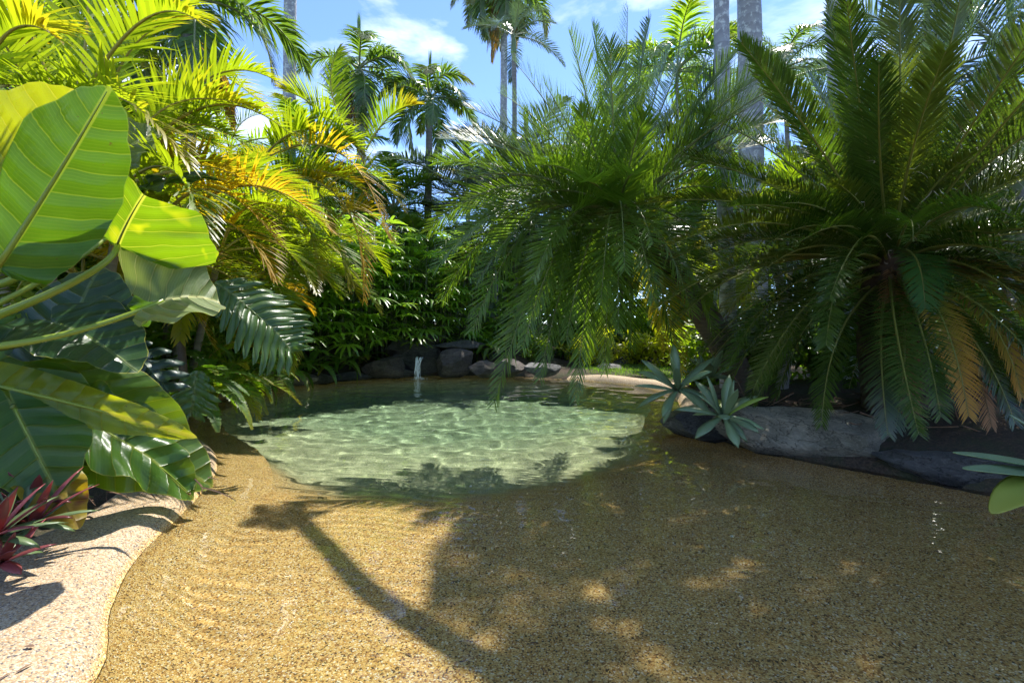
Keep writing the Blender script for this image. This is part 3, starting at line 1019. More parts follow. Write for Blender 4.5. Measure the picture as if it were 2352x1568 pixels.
# far wood behind everything, one dense mass of leaves
mb = MB()
for i in range(30000):
    a = rt.uniform(-1.25, 1.25)
    D = rt.uniform(23, 29)
    p = V((math.sin(a) * D, math.cos(a) * D, 0))
    hh = 4.6 + 1.6 * noise.noise(V((a * 6, 0, 3))) + 1.2 * noise.noise(V((a * 19, 0, 3))) + (2.5 if a > .2 else 0) + (1.5 if a < -.5 else 0)
    p.z = hh * rt.random() ** .8
    d = V((rt.gauss(0, 1), rt.gauss(0, 1), rt.gauss(-.1, .6))).normalized()
    wv = d.cross(V((rt.gauss(0, .5), rt.gauss(0, .5), 1))).normalized()
    mb.strip(p, d, wv, rt.uniform(.4, .8), .22, 2, .3, lambda q: (.4, 1, 0)[int(q * 2 + .01)], 0, (rt.random(), 0), rt.random())
struct('far_wood', mb.mesh('far_wood', [M['tree_leaf']]), 'stuff')


# golden cane palms on the left bank
def cane_clump(label, x, y, stems, seed, lib='cane', hmin=.6, hmax=2.2, per=6, yellow=.15, sc=1.0, spread=.5, base_z=.3, az0=None, tilt=.14):
    r = random.Random(seed)
    t = thing('golden_cane_palm', label, 'palm tree', (x, y, base_z))
    for s in range(stems):
        a = s * 2.4 + r.uniform(-.4, .4)
        rad = spread * r.uniform(.2, 1)
        h = r.uniform(hmin, hmax)
        b0 = V((math.cos(a) * rad * .4, math.sin(a) * rad * .4, -.1))
        top = V((math.cos(a) * rad * 1.3, math.sin(a) * rad * 1.3, h))
        obj('stem', trunk_mesh('stem', [b0, (b0 + top) * .5 + V((0, 0, .1)), top], .045, .032, M['cane_stem'], 9, .0, 14), t)
        for i in range(per):
            e = 80 - 75 * (i + .3) / per
            az = a + i * 2.39996 + r.uniform(-.3, .3)
            L = 'cane_yellow' if (r.random() < yellow and e < 45) else lib
            put(pick(LIB[L], e, r), t, top, az, r, sc * r.uniform(.85, 1.1), tilt)
    return t


def hero(parent, name, pts, n, llen, lw, mats, **kw):
    """a frond whose stalk runs through three measured world points"""
    o0 = parent.location
    a, m_, c = [V(p) - o0 for p in pts]
    o = obj(name, frond_mesh(name, a, through(a, m_, c), c, n, llen, lw, mats, **kw), parent)
    return o


CK = dict(pet=.10, ang=(62, 26), vee=35, sag=.35, segs=4, r0=.014)
ca = cane_clump('golden cane palm with sunlit lime fronds arching over the top left corner', -3.55, 3.9, 5, 61, hmin=1.0, hmax=2.3, per=6, sc=.95, yellow=.05)
cm = [M['cane'], M['cane_rachis']]
cy = [M['cane_yellow'], M['cane_rachis']]
for pts in (
    (P(170, 260, 3.7), P(325, 50, 3.5), P(470, 62, 3.2)),
    (P(-60, 250, 3.1), P(20, 75, 3.0), P(140, 95, 2.9)),
    (P(140, 300, 4.0), P(60, 60, 3.8), P(-60, -40, 3.5)),
    (P(230, 330, 4.3), P(290, 130, 4.3), P(430, 30, 4.2)),
    (P(160, 280, 3.9), P(200, 60, 3.8), P(190, -160, 3.7)),
):
    hero(ca, 'frond', pts, 40, .46, .030, cm, **CK)
cb = cane_clump('golden cane palm whose long arching frond crosses the left middle above the marbled leaf', -3.6, 5.0, 5, 62, hmin=.8, hmax=1.9, per=6, sc=.9, yellow=.1)
for pts, mm in (
    ((P(345, 330, 4.3), P(510, 240, 4.1), P(690, 330, 3.9)), cm),
    ((P(330, 360, 4.6), P(480, 180, 4.6), P(640, 190, 4.5)), cm),
    ((P(330, 400, 4.4), P(420, 290, 4.3), P(560, 330, 4.2)), cm),
    ((P(440, 475, 4.6), P(600, 428, 4.4), P(760, 530, 4.3)), cy),
    ((P(400, 470, 4.4), P(510, 440, 4.3), P(640, 560, 4.2)), cy),
    ((P(420, 500, 4.7), P(540, 520, 4.5), P(630, 640, 4.4)), cy),
    ((P(330, 420, 4.3), P(460, 380, 4.2), P(600, 440, 4.1)), cy),
):
    hero(cb, 'frond', pts, 40, .46, .029, mm, **CK)
cc = cane_clump('golden cane palm with yellowing fronds hanging to the water edge on the left', -4.5, 6.6, 6, 63, hmin=.8, hmax=2.4, per=6, yellow=.25)
for pts, mm in (
    ((P(640, 400, 6.6), P(790, 470, 6.3), P(835, 690, 6.2)), cy),
    ((P(620, 360, 6.8), P(780, 350, 6.5), P(890, 540, 6.3)), cy),
    ((P(560, 600, 6.6), P(650, 680, 6.3), P(668, 850, 6.2)), cm),
    ((P(600, 420, 6.6), P(720, 390, 6.4), P(850, 450, 6.3)), cm),
    ((P(640, 330, 7.2), P(760, 300, 7.0), P(880, 420, 6.8)), cm),
):
    hero(cc, 'frond', pts, 42, .50, .030, mm, **CK)
ce = cane_clump('lime cane palm whose fronds cascade over the lady palm hedge at centre left', -3.95, 8.0, 5, 72, 'cane', 1.2, 2.2, 6, .1)
cg = [M['cane_mid'], M['cane_rachis']]
for pts, mm in (
    ((P(775, 300, 7.4), P(715, 240, 7.2), P(650, 205, 7.0)), cm), ((P(840, 345, 7.8), P(895, 268, 7.7), P(955, 240, 7.5)), cg), ((P(615, 350, 6.6), P(665, 308, 6.5), P(712, 300, 6.4)), cm),
    ((P(665, 390, 6.8), P(725, 430, 6.6), P(762, 525, 6.5)), cm), ((P(700, 275, 7.2), P(775, 283, 7.0), P(832, 370, 6.9)), cm), ((P(715, 350, 7.0), P(793, 322, 6.9), P(858, 385, 6.8)), cm),
    ((P(695, 430, 6.8), P(775, 405, 6.7), P(842, 450, 6.6)), cy), ((P(775, 500, 7.0), P(837, 486, 6.9), P(898, 552, 6.8)), cy), ((P(640, 500, 6.6), P(705, 520, 6.5), P(735, 640, 6.4)), cm), ((P(760, 420, 7.4), P(850, 400, 7.3), P(925, 480, 7.2)), cg),
    ((P(700, 560, 7.0), P(770, 560, 6.9), P(800, 660, 6.8)), cg), ((P(560, 640, 6.2), P(620, 700, 6.0), P(610, 800, 5.9)), cg), ((P(800, 300, 7.8), P(760, 200, 7.7), P(780, 110, 7.6)), cg),
):
    hero(ce, 'frond', pts, 40, .52, .032, mm, **CK)
cane_clump('green cane palm behind the hanging yellow fronds on the left bank', -4.9, 8.6, 6, 64, 'cane_mid', 1.2, 2.9, 6, .12)
cane_clump('bright green cane palm at the far end of the left bank', -6.4, 11.6, 6, 65, 'cane_mid', 1.4, 3.0, 6, .1)
cane_clump('cane palm deep in the left bank behind the marbled leaf', -5.4, 5.4, 6, 66, 'cane_mid', 1.6, 3.4, 6, .1)
cane_clump('tall shaded cane palm at the left edge behind the arching fronds', -6.2, 7.2, 6, 67, 'cane_mid', 2.6, 4.6, 6, .1)
cane_clump('tall cane palm behind the top left fronds beside the bare trunk', -6.4, 9.8, 6, 68, 'cane_mid', 2.4, 5.2, 6, .1)
cane_clump('small shaded cane palm overhanging the water under the monstera leaf', -3.9, 5.7, 4, 69, 'cane_mid', .1, .5, 6, .0, sc=.62, spread=.4)
crowned_palm('foxtail_palm', 'palm with ringed grey trunk and dark drooping fronds at the top left', 'palm tree', V((-4.6, 6.9, .3)), P(437, 75, 6.8), .105, .09, 'fox', 11, 'brown_trunk', (60, -25), .95, 71, .5, True, 2)


lean0 = V((4.9, .9, .1))
lt = thing('slender_palm', 'slender palm leaning over the pool above the picture, known by its curved shadow', 'palm tree', lean0)
lp_ = [V((4.9, .9, -.2)), V((3.3, 2.3, 3.1)), V((1.55, 3.9, 4.35)), V((.75, 4.75, 4.75)), V((.35, 5.6, 5.25)), V((.12, 6.45, 5.95))]
cv = []
for i in range(len(lp_) - 1):
    q = [lp_[max(0, min(len(lp_) - 1, i + j))] for j in (-1, 0, 1, 2)]
    for k_ in range(8):
        t_ = k_ / 8
        cv.append(.5 * ((2 * q[1]) + (q[2] - q[0]) * t_ + (2 * q[0] - 5 * q[1] + 4 * q[2] - q[3]) * t_ * t_ + (3 * q[1] - q[0] - 3 * q[2] + q[3]) * t_ ** 3) - lean0)
cv.append(lp_[-1] - lean0)
mb = MB()
mb.tube(cv, lambda t: .078 - .02 * t, 12)
obj('trunk', mb.mesh('trunk', [M['brown_trunk']]), lt)
for i in range(5):
    put(pick(LIB['fox'], 78, random.Random(i)), lt, cv[-1], i * 1.256, random.Random(i + 5), .24)

# ------------------------------------------------------------------ central date palm
base = V((3.35, 6.75, .15))
crown = P(1418, 500, 6.1)
dp = thing('date_palm', 'large central palm leaning over the pool with fine drooping fronds', 'palm tree', base)
tp = [V((0, 0, -.2)), P(1612, 712, 6.45) - base, crown - base]
obj('trunk', trunk_mesh('trunk', tp, .20, .15, M['phoenix_trunk'], 16, .03, 40), dp)
# old leaf bases below the crown
mb = MB()
cax = (crown - P(1590, 705, 6.5)).normalized()
tc_ = through(*tp)
for i in range(330):
    a = i * 2.4
    u = 1 - .93 * (i / 330)
    p = bez(tp[0], tc_, tp[2], u)
    cax = (bez(tp[0], tc_, tp[2], min(1, u + .02)) - bez(tp[0], tc_, tp[2], u - .02)).normalized()
    s1 = cax.orthogonal().normalized()
    s2 = cax.cross(s1)
    dd = s1 * math.cos(a) + s2 * math.sin(a)
    mb.strip(p + dd * .13, (dd * rng.uniform(.5, 1.1) + cax * .8).normalized(), cax.cross(dd).normalized(), rng.uniform(.10, .22), .07, 3, .4, lambda q: 1 - .8 * q, 0, (0, 0), rng.random())
obj('leaf_base', mb.mesh('leaf_base', [M['dry']]), dp)['kind'] = 'stuff'
ph = [M['phoenix'], M['phoenix_rachis']]
pg = [M['phoenix_gold'], M['phoenix_rachis']]
PK = dict(pet=.13, ang=(54, 30), vee=32, sag=.07, jitter=.14, segs=3, r0=.016)
PT = [  # tip px, py, depth, arch (0..1), material
    (1442, 15, 6.0, .04, ph), (1310, 75, 5.6, .05, ph), (1365, 60, 6.5, .04, ph), (1490, 45, 6.6, .05, ph), (1540, 110, 6.4, .08, ph), (1250, 190, 5.6, .10, ph), (1400, 100, 5.2, .06, ph),
    (1195, 260, 6.5, .12, ph), (1150, 215, 7.0, .14, ph), (1020, 320, 6.0, .22, ph), (1000, 375, 6.4, .20, ph), (1040, 300, 5.4, .2, ph), (985, 530, 6.2, .36, ph), (1000, 620, 5.8, .42, ph),
    (1015, 690, 6.2, .48, ph), (1085, 760, 5.6, .5, ph), (1135, 925, 5.5, .40, ph), (1160, 800, 6.0, .46, ph), (1240, 870, 5.7, .42, ph), (1322, 915, 5.6, .36, ph), (1225, 640, 4.6, .34, ph),
    (1390, 850, 5.9, .34, ph), (1300, 780, 5.2, .34, ph), (1450, 800, 6.0, .34, ph), (1500, 690, 4.7, .34, ph), (1435, 620, 4.3, .34, ph), (1565, 850, 6.1, .40, pg), (1530, 800, 6.6, .38, pg), (1350, 830, 6.8, .4, ph),
    (1800, 125, 6.0, .14, ph), (1700, 190, 6.5, .14, ph), (1640, 120, 6.2, .08, ph), (1720, 320, 6.4, .2, ph), (1780, 280, 5.8, .2, ph), (1680, 450, 6.5, .3, ph), (1740, 420, 7.2, .3, ph), (1590, 480, 5.0, .3, ph),
    (1300, 330, 7.8, .14, ph), (1420, 200, 7.9, .1, ph), (1560, 250, 7.9, .14, ph), (1200, 450, 7.6, .3, ph), (1130, 550, 7.0, .36, ph), (1180, 480, 5.0, .24, ph), (1110, 420, 5.6, .24, ph), (1270, 560, 4.8, .26, ph),
    (1830, 180, 5.2, .18, ph), (1720, 250, 5.0, .16, ph), (1810, 140, 5.6, .16, ph), (1790, 210, 5.9, .18, ph), (1770, 330, 6.0, .2, ph), (1690, 120, 6.0, .1, ph), (1640, 760, 5.4, .42, ph), (1590, 720, 5.0, .38, ph), (1545, 790, 5.3, .4, ph), (1660, 600, 5.2, .3, ph), (1500, 560, 4.4, .22, ph), (1380, 700, 4.6, .34, ph),
    (1280, 660, 5.4, .36, ph), (1100, 640, 5.4, .38, ph), (1050, 560, 5.6, .3, ph), (1200, 800, 5.3, .42, ph), (1420, 760, 5.2, .36, ph), (1330, 420, 4.4, .14, ph), (1460, 400, 4.3, .14, ph), (1240, 380, 4.9, .18, ph), (1600, 380, 5.2, .2, ph),
    (1080, 250, 5.8, .16, ph), (1600, 60, 6.9, .06, ph), (1180, 140, 6.6, .1, ph), (1040, 420, 5.2, .22, ph), (1620, 600, 6.8, .38, ph), (1560, 700, 7.0, .4, ph), (1330, 250, 5.0, .10, ph), (1480, 260, 4.9, .12, ph), (1060, 480, 6.8, .3, ph), (1220, 740, 6.6, .44, ph),
]
for i, (px, py, Y, ar, mm) in enumerate(PT):
    tip = P(px, py, Y)
    d = tip - crown
    L = d.length
    st = crown + V((d.x, d.y, 0)).normalized() * .07 + V((0, 0, rng.uniform(-.08, .12)))
    ar *= .52
    midp = (st + tip) * .5 + V((0, 0, ar * L)) + V((d.x, d.y, 0)) * (ar * .2)
    n = int(34 + 17 * L)
    az = math.atan2(d.x, -d.y)
    if az > math.pi / 2:
        az -= math.pi
    elif az < -math.pi / 2:
        az += math.pi
    hero(dp, 'frond', (st, midp, tip), n, min(.60, .33 + .11 * L), .0148, mm, hint=V((d.x, d.y + .001, 0)), roll=rng.uniform(-.25, .25),
         twist=(az * .75 if ar > .14 else az * .4), **PK)

# ------------------------------------------------------------------ cycad on the right
sc = V((3.95, 5.05, .25))
sg = thing('cycad', 'huge dark sago cycad with stiff arching fronds filling the right side above the boulder', 'cycad', sc)
top = V((0, 0, 1.75))
obj('trunk', trunk_mesh('trunk', [V((.15, .1, -.2)), V((.05, .05, .8)), top], .30, .27, M['sago_trunk'], 18, .06, 30), sg)
mb = MB()
for i in range(170):
    a = i * 2.4
    z = 1.85 * (i / 170) ** .9
    dd = V((math.cos(a), math.sin(a), 0))
    mb.strip(V((0, 0, z)) + dd * .26, (dd + V((0, 0, .5))).normalized(), V((-dd.y, dd.x, 0)), rng.uniform(.10, .22), .07, 3, .5, lambda q: 1 - .7 * q, 0, (0, 0), rng.random())
obj('leaf_base', mb.mesh('leaf_base', [M['sago_trunk']]), sg)['kind'] = 'stuff'
SK = dict(pet=.07, segs=3, r0=.014, jitter=.12)
r = random.Random(77)


def sago_frond(e, az, L, b, kind='sago', llen=.25, vee=32, ang=(66, 38), z=0.0, curl=.25, miss=.03, sag=.03):
    e_, b_ = R(e), R(b)
    h = V((math.cos(az), math.sin(az), 0))
    st = top + V((0, 0, z)) + h * .16
    c = st + (h * math.cos(e_) + V((0, 0, math.sin(e_)))) * (.52 * L)
    sidev = V((-h.y, h.x, 0)) * r.uniform(-.10, .10) * L
    p = c + (h * math.cos(e_ - b_) + V((0, 0, math.sin(e_ - b_)))) * (.52 * L) + sidev
    rm = 'sago_dry' if kind == 'sago_dead' else 'sago_rachis'
    o = obj('frond', frond_mesh('frond', st, c, p, int((60 if e < 0 else 72) * L), llen * (1.0 if e < 0 else 1.12), .0125 if e >= 0 else .0115, [M[kind], M[rm]], ang=ang, vee=vee, sag=sag, hint=h, curl=curl, r=r, miss=miss,
                                prof_len=lambda u: min(1, .35 + 2.4 * u) * (1 - .62 * max(0, (u - .6) / .4) ** 1.8), **SK), sg)
    return o


# upright new crown, then spreading, then hanging skirts
for i in range(20):
    sago_frond(r.uniform(62, 86), i * 2.39996, r.uniform(2.15, 2.7), r.uniform(6, 26), 'sago_olive' if i % 2 else 'sago', .27)
for i in range(30):
    sago_frond(r.uniform(36, 62), i * 2.39996 + .5, r.uniform(2.1, 2.6), r.uniform(12, 38), 'sago_olive' if i % 3 == 0 else 'sago', .27)
for i in range(26):
    sago_frond(r.uniform(8, 32), i * 2.39996 + 1.1, r.uniform(2.0, 2.45), r.uniform(30, 62), 'sago', .26, z=-.1)
for i in range(24):
    az = (i * 2.39996 + .2) % 6.2832 - 3.1416
    if -1.5 < az < -.35:
        continue
    sago_frond(r.uniform(-24, 2), az, r.uniform(1.75, 2.15), r.uniform(30, 60), 'sago', .25, z=-.25)
for az, e in ((-1.35, -2), (-1.0, 4), (-.6, 0)):
    sago_frond(e, az, 1.5, 66, 'sago', .24, z=-.1)
for az, e, L, b in ((-2.85, 26, 2.8, 50), (-2.95, 12, 2.8, 46), (-2.65, -6, 2.5, 44), (-3.05, 38, 2.7, 48), (-3.1, 14, 2.5, 58), (-2.9, 2, 2.4, 60), (-2.75, 20, 2.5, 66), (-2.6, -4, 2.3, 56), (-2.5, 12, 2.4, 68), (-2.35, 24, 2.4, 72), (-2.95, -14, 2.2, 50), (-3.25, -4, 2.4, 56), (-2.65, 32, 2.4, 70), (-3.05, 30, 2.5, 60)):
    sago_frond(e, az, L, b, 'sago' if L < 2.5 else 'sago_olive', .26, z=-.15)
# old short fronds with clipped, dried ends facing the pool
for az, e, L in ((-1.9, 44, 1.25), (-1.3, 40, 1.3), (-2.5, 38, 1.3), (-.8, 46, 1.4), (-.35, 36, 1.5), (-2.9, 40, 1.5), (-1.6, 14, 1.1)):
    sago_frond(e, az, L, 34, 'sago_olive', .21, vee=42, curl=.5)
# hanging old fronds, yellowed and brown, towards the pool
for az, e, L, b, k in ((-1.42, -22, 1.75, 58, 'sago_gold'), (-1.62, -20, 1.75, 60, 'sago'), (-1.22, -16, 1.9, 58, 'sago_gold'), (-1.05, -14, 2.1, 52, 'sago_gold'), (-.88, -8, 2.25, 46, 'sago_dead'), (-.80, -16, 2.3, 40, 'sago_gold'),
                       (-.66, -4, 2.3, 44, 'sago_dead'), (-.74, 0, 2.5, 50, 'sago_gold'), (-.95, -4, 2.4, 56, 'sago_gold'), (-.84, 2, 2.5, 58, 'sago_dead'), (-1.12, -6, 2.1, 60, 'sago_gold'), (-.52, -14, 2.2, 40, 'sago_gold'), (-1.12, -30, 1.8, 50, 'sago_dead'), (-2.05, -30, 1.7, 52, 'sago'), (-2.35, -28, 1.8, 50, 'sago'), (-2.7, -22, 1.9, 52, 'sago'),
                       (-1.5, -42, 1.75, 40, 'sago_dead'), (-2.2, -46, 1.6, 34, 'sago_dead'), (-3.0, -20, 1.9, 50, 'sago'), (-1.85, -24, 1.9, 56, 'sago_gold')):
    sago_frond(e, az, L, b, k, .24, vee=12 if k != 'sago_dead' else -12, z=-.35 if k == 'sago' else -.12, curl=.0, sag=.35)
for az, e, L, b in ((-1.95, 6, 1.25, 88), (-1.2, 20, 1.0, 70), (-.75, 18, 1.5, 60), (-1.6, -6, .8, 60)):
    sago_frond(e, az, L, b, 'sago_young', .24, vee=20, z=-.05, curl=.2)
# dried curled leaflets and twigs caught in the crown
mb = MB()
for i in range(420):
    a = r.uniform(0, 6.28)
    rr = r.uniform(.15, 1.5)
    p = top + V((math.cos(a) * rr, math.sin(a) * rr, r.uniform(-.2, .35) + rr * r.uniform(-.1, .42)))
    d = V((r.gauss(0, 1), r.gauss(0, 1), r.gauss(0, .8))).normalized()
    mb.strip(p, d, d.orthogonal().normalized(), r.uniform(.05, .16), .007, 4, .3, lambda q: 1 - .8 * q, 0, (0, 0), r.random(), 0, r.uniform(-16, 16))
obj('dry_leaflets', mb.mesh('dry_leaflets', [M['curl']]), sg)['kind'] = 'stuff'


# ------------------------------------------------------------------ lady palm hedge
def rhapis_mesh(seed, h=2.2, rad=.80, nf=88):
    r = random.Random(seed)
    fol, can = MB(), MB()
    for c in range(9):
        a = c * 2.4
        b0 = V((math.cos(a), math.sin(a), 0)) * rad * .5 * r.random()
        t0 = b0 * 1.6 + V((0, 0, h * r.uniform(.55, 1)))
        can.tube([b0, (b0 + t0) * .5, t0], .014, 6)
    for i in range(nf):
        a = i * 2.39996 + r.uniform(-.4, .4)
        z = h * (.12 + .88 * ((i + .5) / nf)) * r.uniform(.9, 1.08)
        rr = rad * (r.uniform(.55, 1.05)) * (1 - .35 * (z / h) ** 3)
        hd = V((math.cos(a), math.sin(a), 0))
        hub = hd * rr + V((0, 0, z))
        can.tube([hd * .1 + V((0, 0, z - .25)), hd * (rr * .6) + V((0, 0, z + .02)), hub], .004, 4, cap=False)
        k = r.randint(6, 9)
        up = (V((0, 0, 1)) + hd * r.uniform(.1, .6)).normalized()
        f = (hd * .8 + V((0, 0, r.uniform(-.35, .25)))).normalized()
        sd = f.cross(up).normalized()
        up = sd.cross(f).normalized()
        rn = r.random()
        for q in range(k):
            b = R(-82 + 164 * q / (k - 1))
            d = (f * math.cos(b) + sd * math.sin(b) + up * .15).normalized()
            wv = d.cross(up).normalized()
            fol.strip(hub, d, wv, r.uniform(.30, .42) * (1 - .12 * abs(b)), r.uniform(.034, .048), 4, r.uniform(.5, 1.3),
                      lambda t: (.25, 1, 1.05, .85, .3)[int(t * 4 + .01)], 0, (r.random() * .5 + .3, 0), (rn + .3 * r.random()) % 1, .25)
    return fol.mesh('foliage', [M['rhapis']]), can.mesh('cane', [M['rhapis_cane']])


RH = [rhapis_mesh(200 + i) for i in range(3)]
RP = ((655, 9.9, 1.05, 'at the left end of the hedge above the ferns'), (735, 10.4, 1.05, 'hanging low over the left water edge'), (812, 10.9, 1.0, 'in the middle of the hedge under the sky gap'),
      (880, 11.6, 1.0, 'directly above the grey rounded rock'), (945, 12.2, 1.0, 'rising above the waterfall spout'), (1015, 12.6, .95, 'right above the flat slab of the waterfall'),
      (770, 12.2, .98, 'taller, in the second row behind the hedge'), (700, 11.6, 1.05, 'tall, in the second row near the cane palms'), (1090, 13.2, 1.0, 'shaded, behind the hanging palm fronds'),
      (885, 13.2, .98, 'tall, in the second row over the waterfall'), (600, 9.4, 1.0, 'half hidden behind the monstera leaf'))
for i, (px, Y, s, lab) in enumerate(RP):
    t = thing('lady_palm', 'dark finger leaved lady palm ' + lab, 'shrub', gp(px, Y - .25, .42), 'lady palms forming the hedge behind the pool')
    t.rotation_euler = (0, 0, i * 1.3)
    s *= 1.38
    t.scale = (s, s, s)
    f, c = RH[i % 3]
    obj('foliage', f, t)
    obj('cane', c, t)


# leafy shrubs
def shrub_mesh(seed, h, rad, nl, ll, lw, mat, base=.1):
    r = random.Random(seed)
    fol, st = MB(), MB()
    stems = []
    for i in range(11):
        a = r.uniform(0, 6.28)
        e = r.uniform(.0, 1.0)
        tip = V((math.cos(a) * rad * e, math.sin(a) * rad * e, h * (1 - .45 * e * e) * r.uniform(.8, 1.05)))
        mid = tip * .5 + V((0, 0, .12 * h))
        st.tube([V((0, 0, 0)), mid, tip], lambda t: .018 * (1 - .8 * t), 5)
        stems.append((mid, tip))
    for i in range(nl):
        m_, tip = stems[i % len(stems)]
        t = base + (1 - base) * r.random()
        p = bez(V((0, 0, 0)), through(V((0, 0, 0)), m_, tip), tip, t)
        p = p + V((r.gauss(0, 1), r.gauss(0, 1), r.gauss(0, .7))) * (.13 * rad)
        d = V((p.x / rad + r.gauss(0, .5), p.y / rad + r.gauss(0, .5), r.gauss(.3, .5))).normalized()
        up = V((r.gauss(0, .4), r.gauss(0, .4), 1))
        wv = d.cross(up).normalized()
        fol.strip(p, d, wv, ll * r.uniform(.6, 1.1), lw, 3, .6, lambda t: (.35, 1, .8, 0)[int(t * 3 + .01)], 0, (r.random(), 0), r.random(), .2)
    return fol.mesh('foliage', [M[mat]]), st.mesh('stem', [M['wood']])


SH = {
    'gold': [shrub_mesh(301 + i, .8, .6, 900, .14, .035, 'shrub_gold') for i in range(2)],
    'lime': [shrub_mesh(311 + i, 1.2, .8, 1000, .20, .05, 'shrub') for i in range(2)],
    'dark': [shrub_mesh(321 + i, 1.6, .9, 1100, .24, .06, 'shrub_dark') for i in range(2)],
}
SP = (
    ('gold', 1385, 12.0, 1.25, 'golden lime groundcover shrub right behind the flat pale rock'), ('gold', 1460, 12.4, 1.15, 'bright golden shrub under the hanging fronds, behind the lawn'),
    ('gold', 1330, 12.6, 1.0, 'golden shrub left of the flat pale rock'), ('gold', 1530, 12.0, 1.4, 'golden sunlit shrub at the right end of the lawn'), ('lime', 1490, 14.0, 1.5, 'taller lime green shrub in the second row behind the lawn'),
    ('lime', 1400, 14.6, 1.5, 'lime green shrub behind the golden groundcover'), ('lime', 1600, 10.4, 1.0, 'sunlit lime shrub below the leaning palm trunk'), ('lime', 1655, 8.6, 1.1, 'sunlit lime shrub between the leaning trunk and the cycad'),
    ('lime', 1600, 8.4, .62, 'low lime plant beside the coping, behind the agaves'), ('lime', 1125, 12.6, .9, 'yellow green shrub on top of the rocks right of the waterfall'), ('dark', 1185, 13.2, 1.1, 'dark green shrub between waterfall and central palm'),
    ('dark', 1290, 14.2, 1.4, 'dark shrub behind the pale sunlit rock'), ('lime', 1230, 12.2, .7, 'small lime shrub beside the pale sunlit rock'), ('dark', 1760, 7.4, .9, 'dark shrub in the shade left of the cycad trunk'),
    ('dark', 1900, 7.6, 1.1, 'dark shrub in the shade behind the cycad trunk'), ('dark', 2200, 6.6, 1.0, 'dark shrub in the shade behind the hanging brown fronds'), ('dark', 2400, 5.6, 1.0, 'dark shrub at the right edge behind the brown frond'),
    ('dark', 420, 5.6, .8, 'dark shrub low on the left bank behind the philodendron'), ('dark', 230, 4.4, .8, 'dark shrub in the shade under the long petioles'), ('dark', 60, 4.6, 1.3, 'dark shrub at the left edge behind the large blades'), ('dark', 540, 7.2, .8, 'dark shrub under the golden cane palms'),
    ('dark', 330, 6.4, 1.5, 'dark tall shrub deep in the left bank'), ('dark', 520, 8.8, 1.4, 'dark shrub in the shade behind the cane palms'),
    ('gold', 1345, 15.0, 1.8, 'golden shrub far behind the hanging palm fronds'), ('lime', 1560, 15.2, 1.9, 'large sunlit shrub far behind the leaning trunk'),
)
for i, (kd, px, Y, s, lab) in enumerate(SP):
    t = thing('shrub', lab, 'shrub', gp(px, Y, .12), None)
    t.rotation_euler = (0, 0, i * 1.7)
    t.scale = (s, s, s)
    f, c = SH[kd][i % 2]
    obj('foliage', f, t)
    obj('stem', c, t)


# broadleaf trees closing the background
def tree(label, px, Y, h, rad, seed, zc=.6):
    r = random.Random(seed)
    t = thing('broadleaf_tree', label, 'tree', gp(px, Y, .0))
    fol, tr = MB(), MB()
    tr.tube([V((0, 0, -.2)), V((.1, 0, h * .3)), V((0, .1, h * .6))], lambda q: .22 * (1 - .5 * q), 9)
    cl = []
    for i in range(26):
        d = V((r.gauss(0, 1), r.gauss(0, 1), r.gauss(0, .8))).normalized() * r.uniform(.5, 1)
        c = V((d.x * rad, d.y * rad, h * zc + d.z * h * (1 - zc) * .95))
        cl.append((c, rad * r.uniform(.22, .4)))
        tr.tube([V((0, .05, h * .45)), V((c.x * .4, c.y * .4, h * .45 + (c.z - h * .45) * .6)), c], lambda q: .05 * (1 - .8 * q), 5)
    for i in range(5200):
        c, s = cl[i % len(cl)]
        p = c + V((r.gauss(0, 1), r.gauss(0, 1), r.gauss(0, .8))) * (s * .55)
        d = V((r.gauss(0, 1), r.gauss(0, 1), r.gauss(-.2, .6))).normalized()
        wv = d.cross(V((r.gauss(0, .5), r.gauss(0, .5), 1))).normalized()
        fol.strip(p, d, wv, r.uniform(.16, .3), .10, 2, .3, lambda q: (.4, 1, 0)[int(q * 2 + .01)], 0, (r.random(), 0), r.random())
    obj('crown', fol.mesh('crown', [M['tree_leaf']]), t)
    obj('trunk', tr.mesh('trunk', [M['wood']]), t)


for a in (('distant leafy tree low behind the lady palm hedge', 860, 19, 3.8, 2.6, 401), ('distant leafy tree behind the bluish palm at centre', 1080, 21, 5.0, 3.0, 402), ('distant leafy tree behind the central palm', 1330, 22, 5.6, 3.2, 403),
          ('distant leafy tree behind the pale trunks', 1640, 23, 9.5, 3.6, 404), ('distant leafy tree behind the cycad crown', 1950, 17, 8.5, 3.6, 405), ('leafy tree behind the right edge plumed palm', 2350, 14, 7.5, 3.4, 406),
          ('distant leafy tree behind the bare trunk and cane palms', 620, 19, 5.4, 3.0, 407), ('leafy tree deep behind the left bank', 300, 15, 6.5, 3.2, 408), ('leafy tree far behind the upper left corner', 20, 12, 7.5, 3.4, 409)):
    tree(*a)


# ------------------------------------------------------------------ large leaved plants in the left foreground
def tab(t, pts):
    for (a, x), (b, y_) in zip(pts, pts[1:]):
        if t <= b:
            u = (t - a) / (b - a)
            u = u * u * (3 - 2 * u)
            return x + (y_ - x) * u
    return pts[-1][1]


TORN = [(0, 1.0), (10, .95), (22, .84), (38, .70), (52, .58), (66, .46), (82, .36), (100, .27), (125, .2), (150, .15), (180, .05)]
FAN = [(0, .86), (20, .92), (40, 1.02), (60, 1.06), (78, .98), (92, .66), (110, .30), (140, .14), (180, .05)]
HEART = [(0, 1.0), (10, .93), (25, .78), (45, .66), (70, .585), (95, .56), (120, .55), (140, .50), (155, .42), (168, .26), (180, .05)]


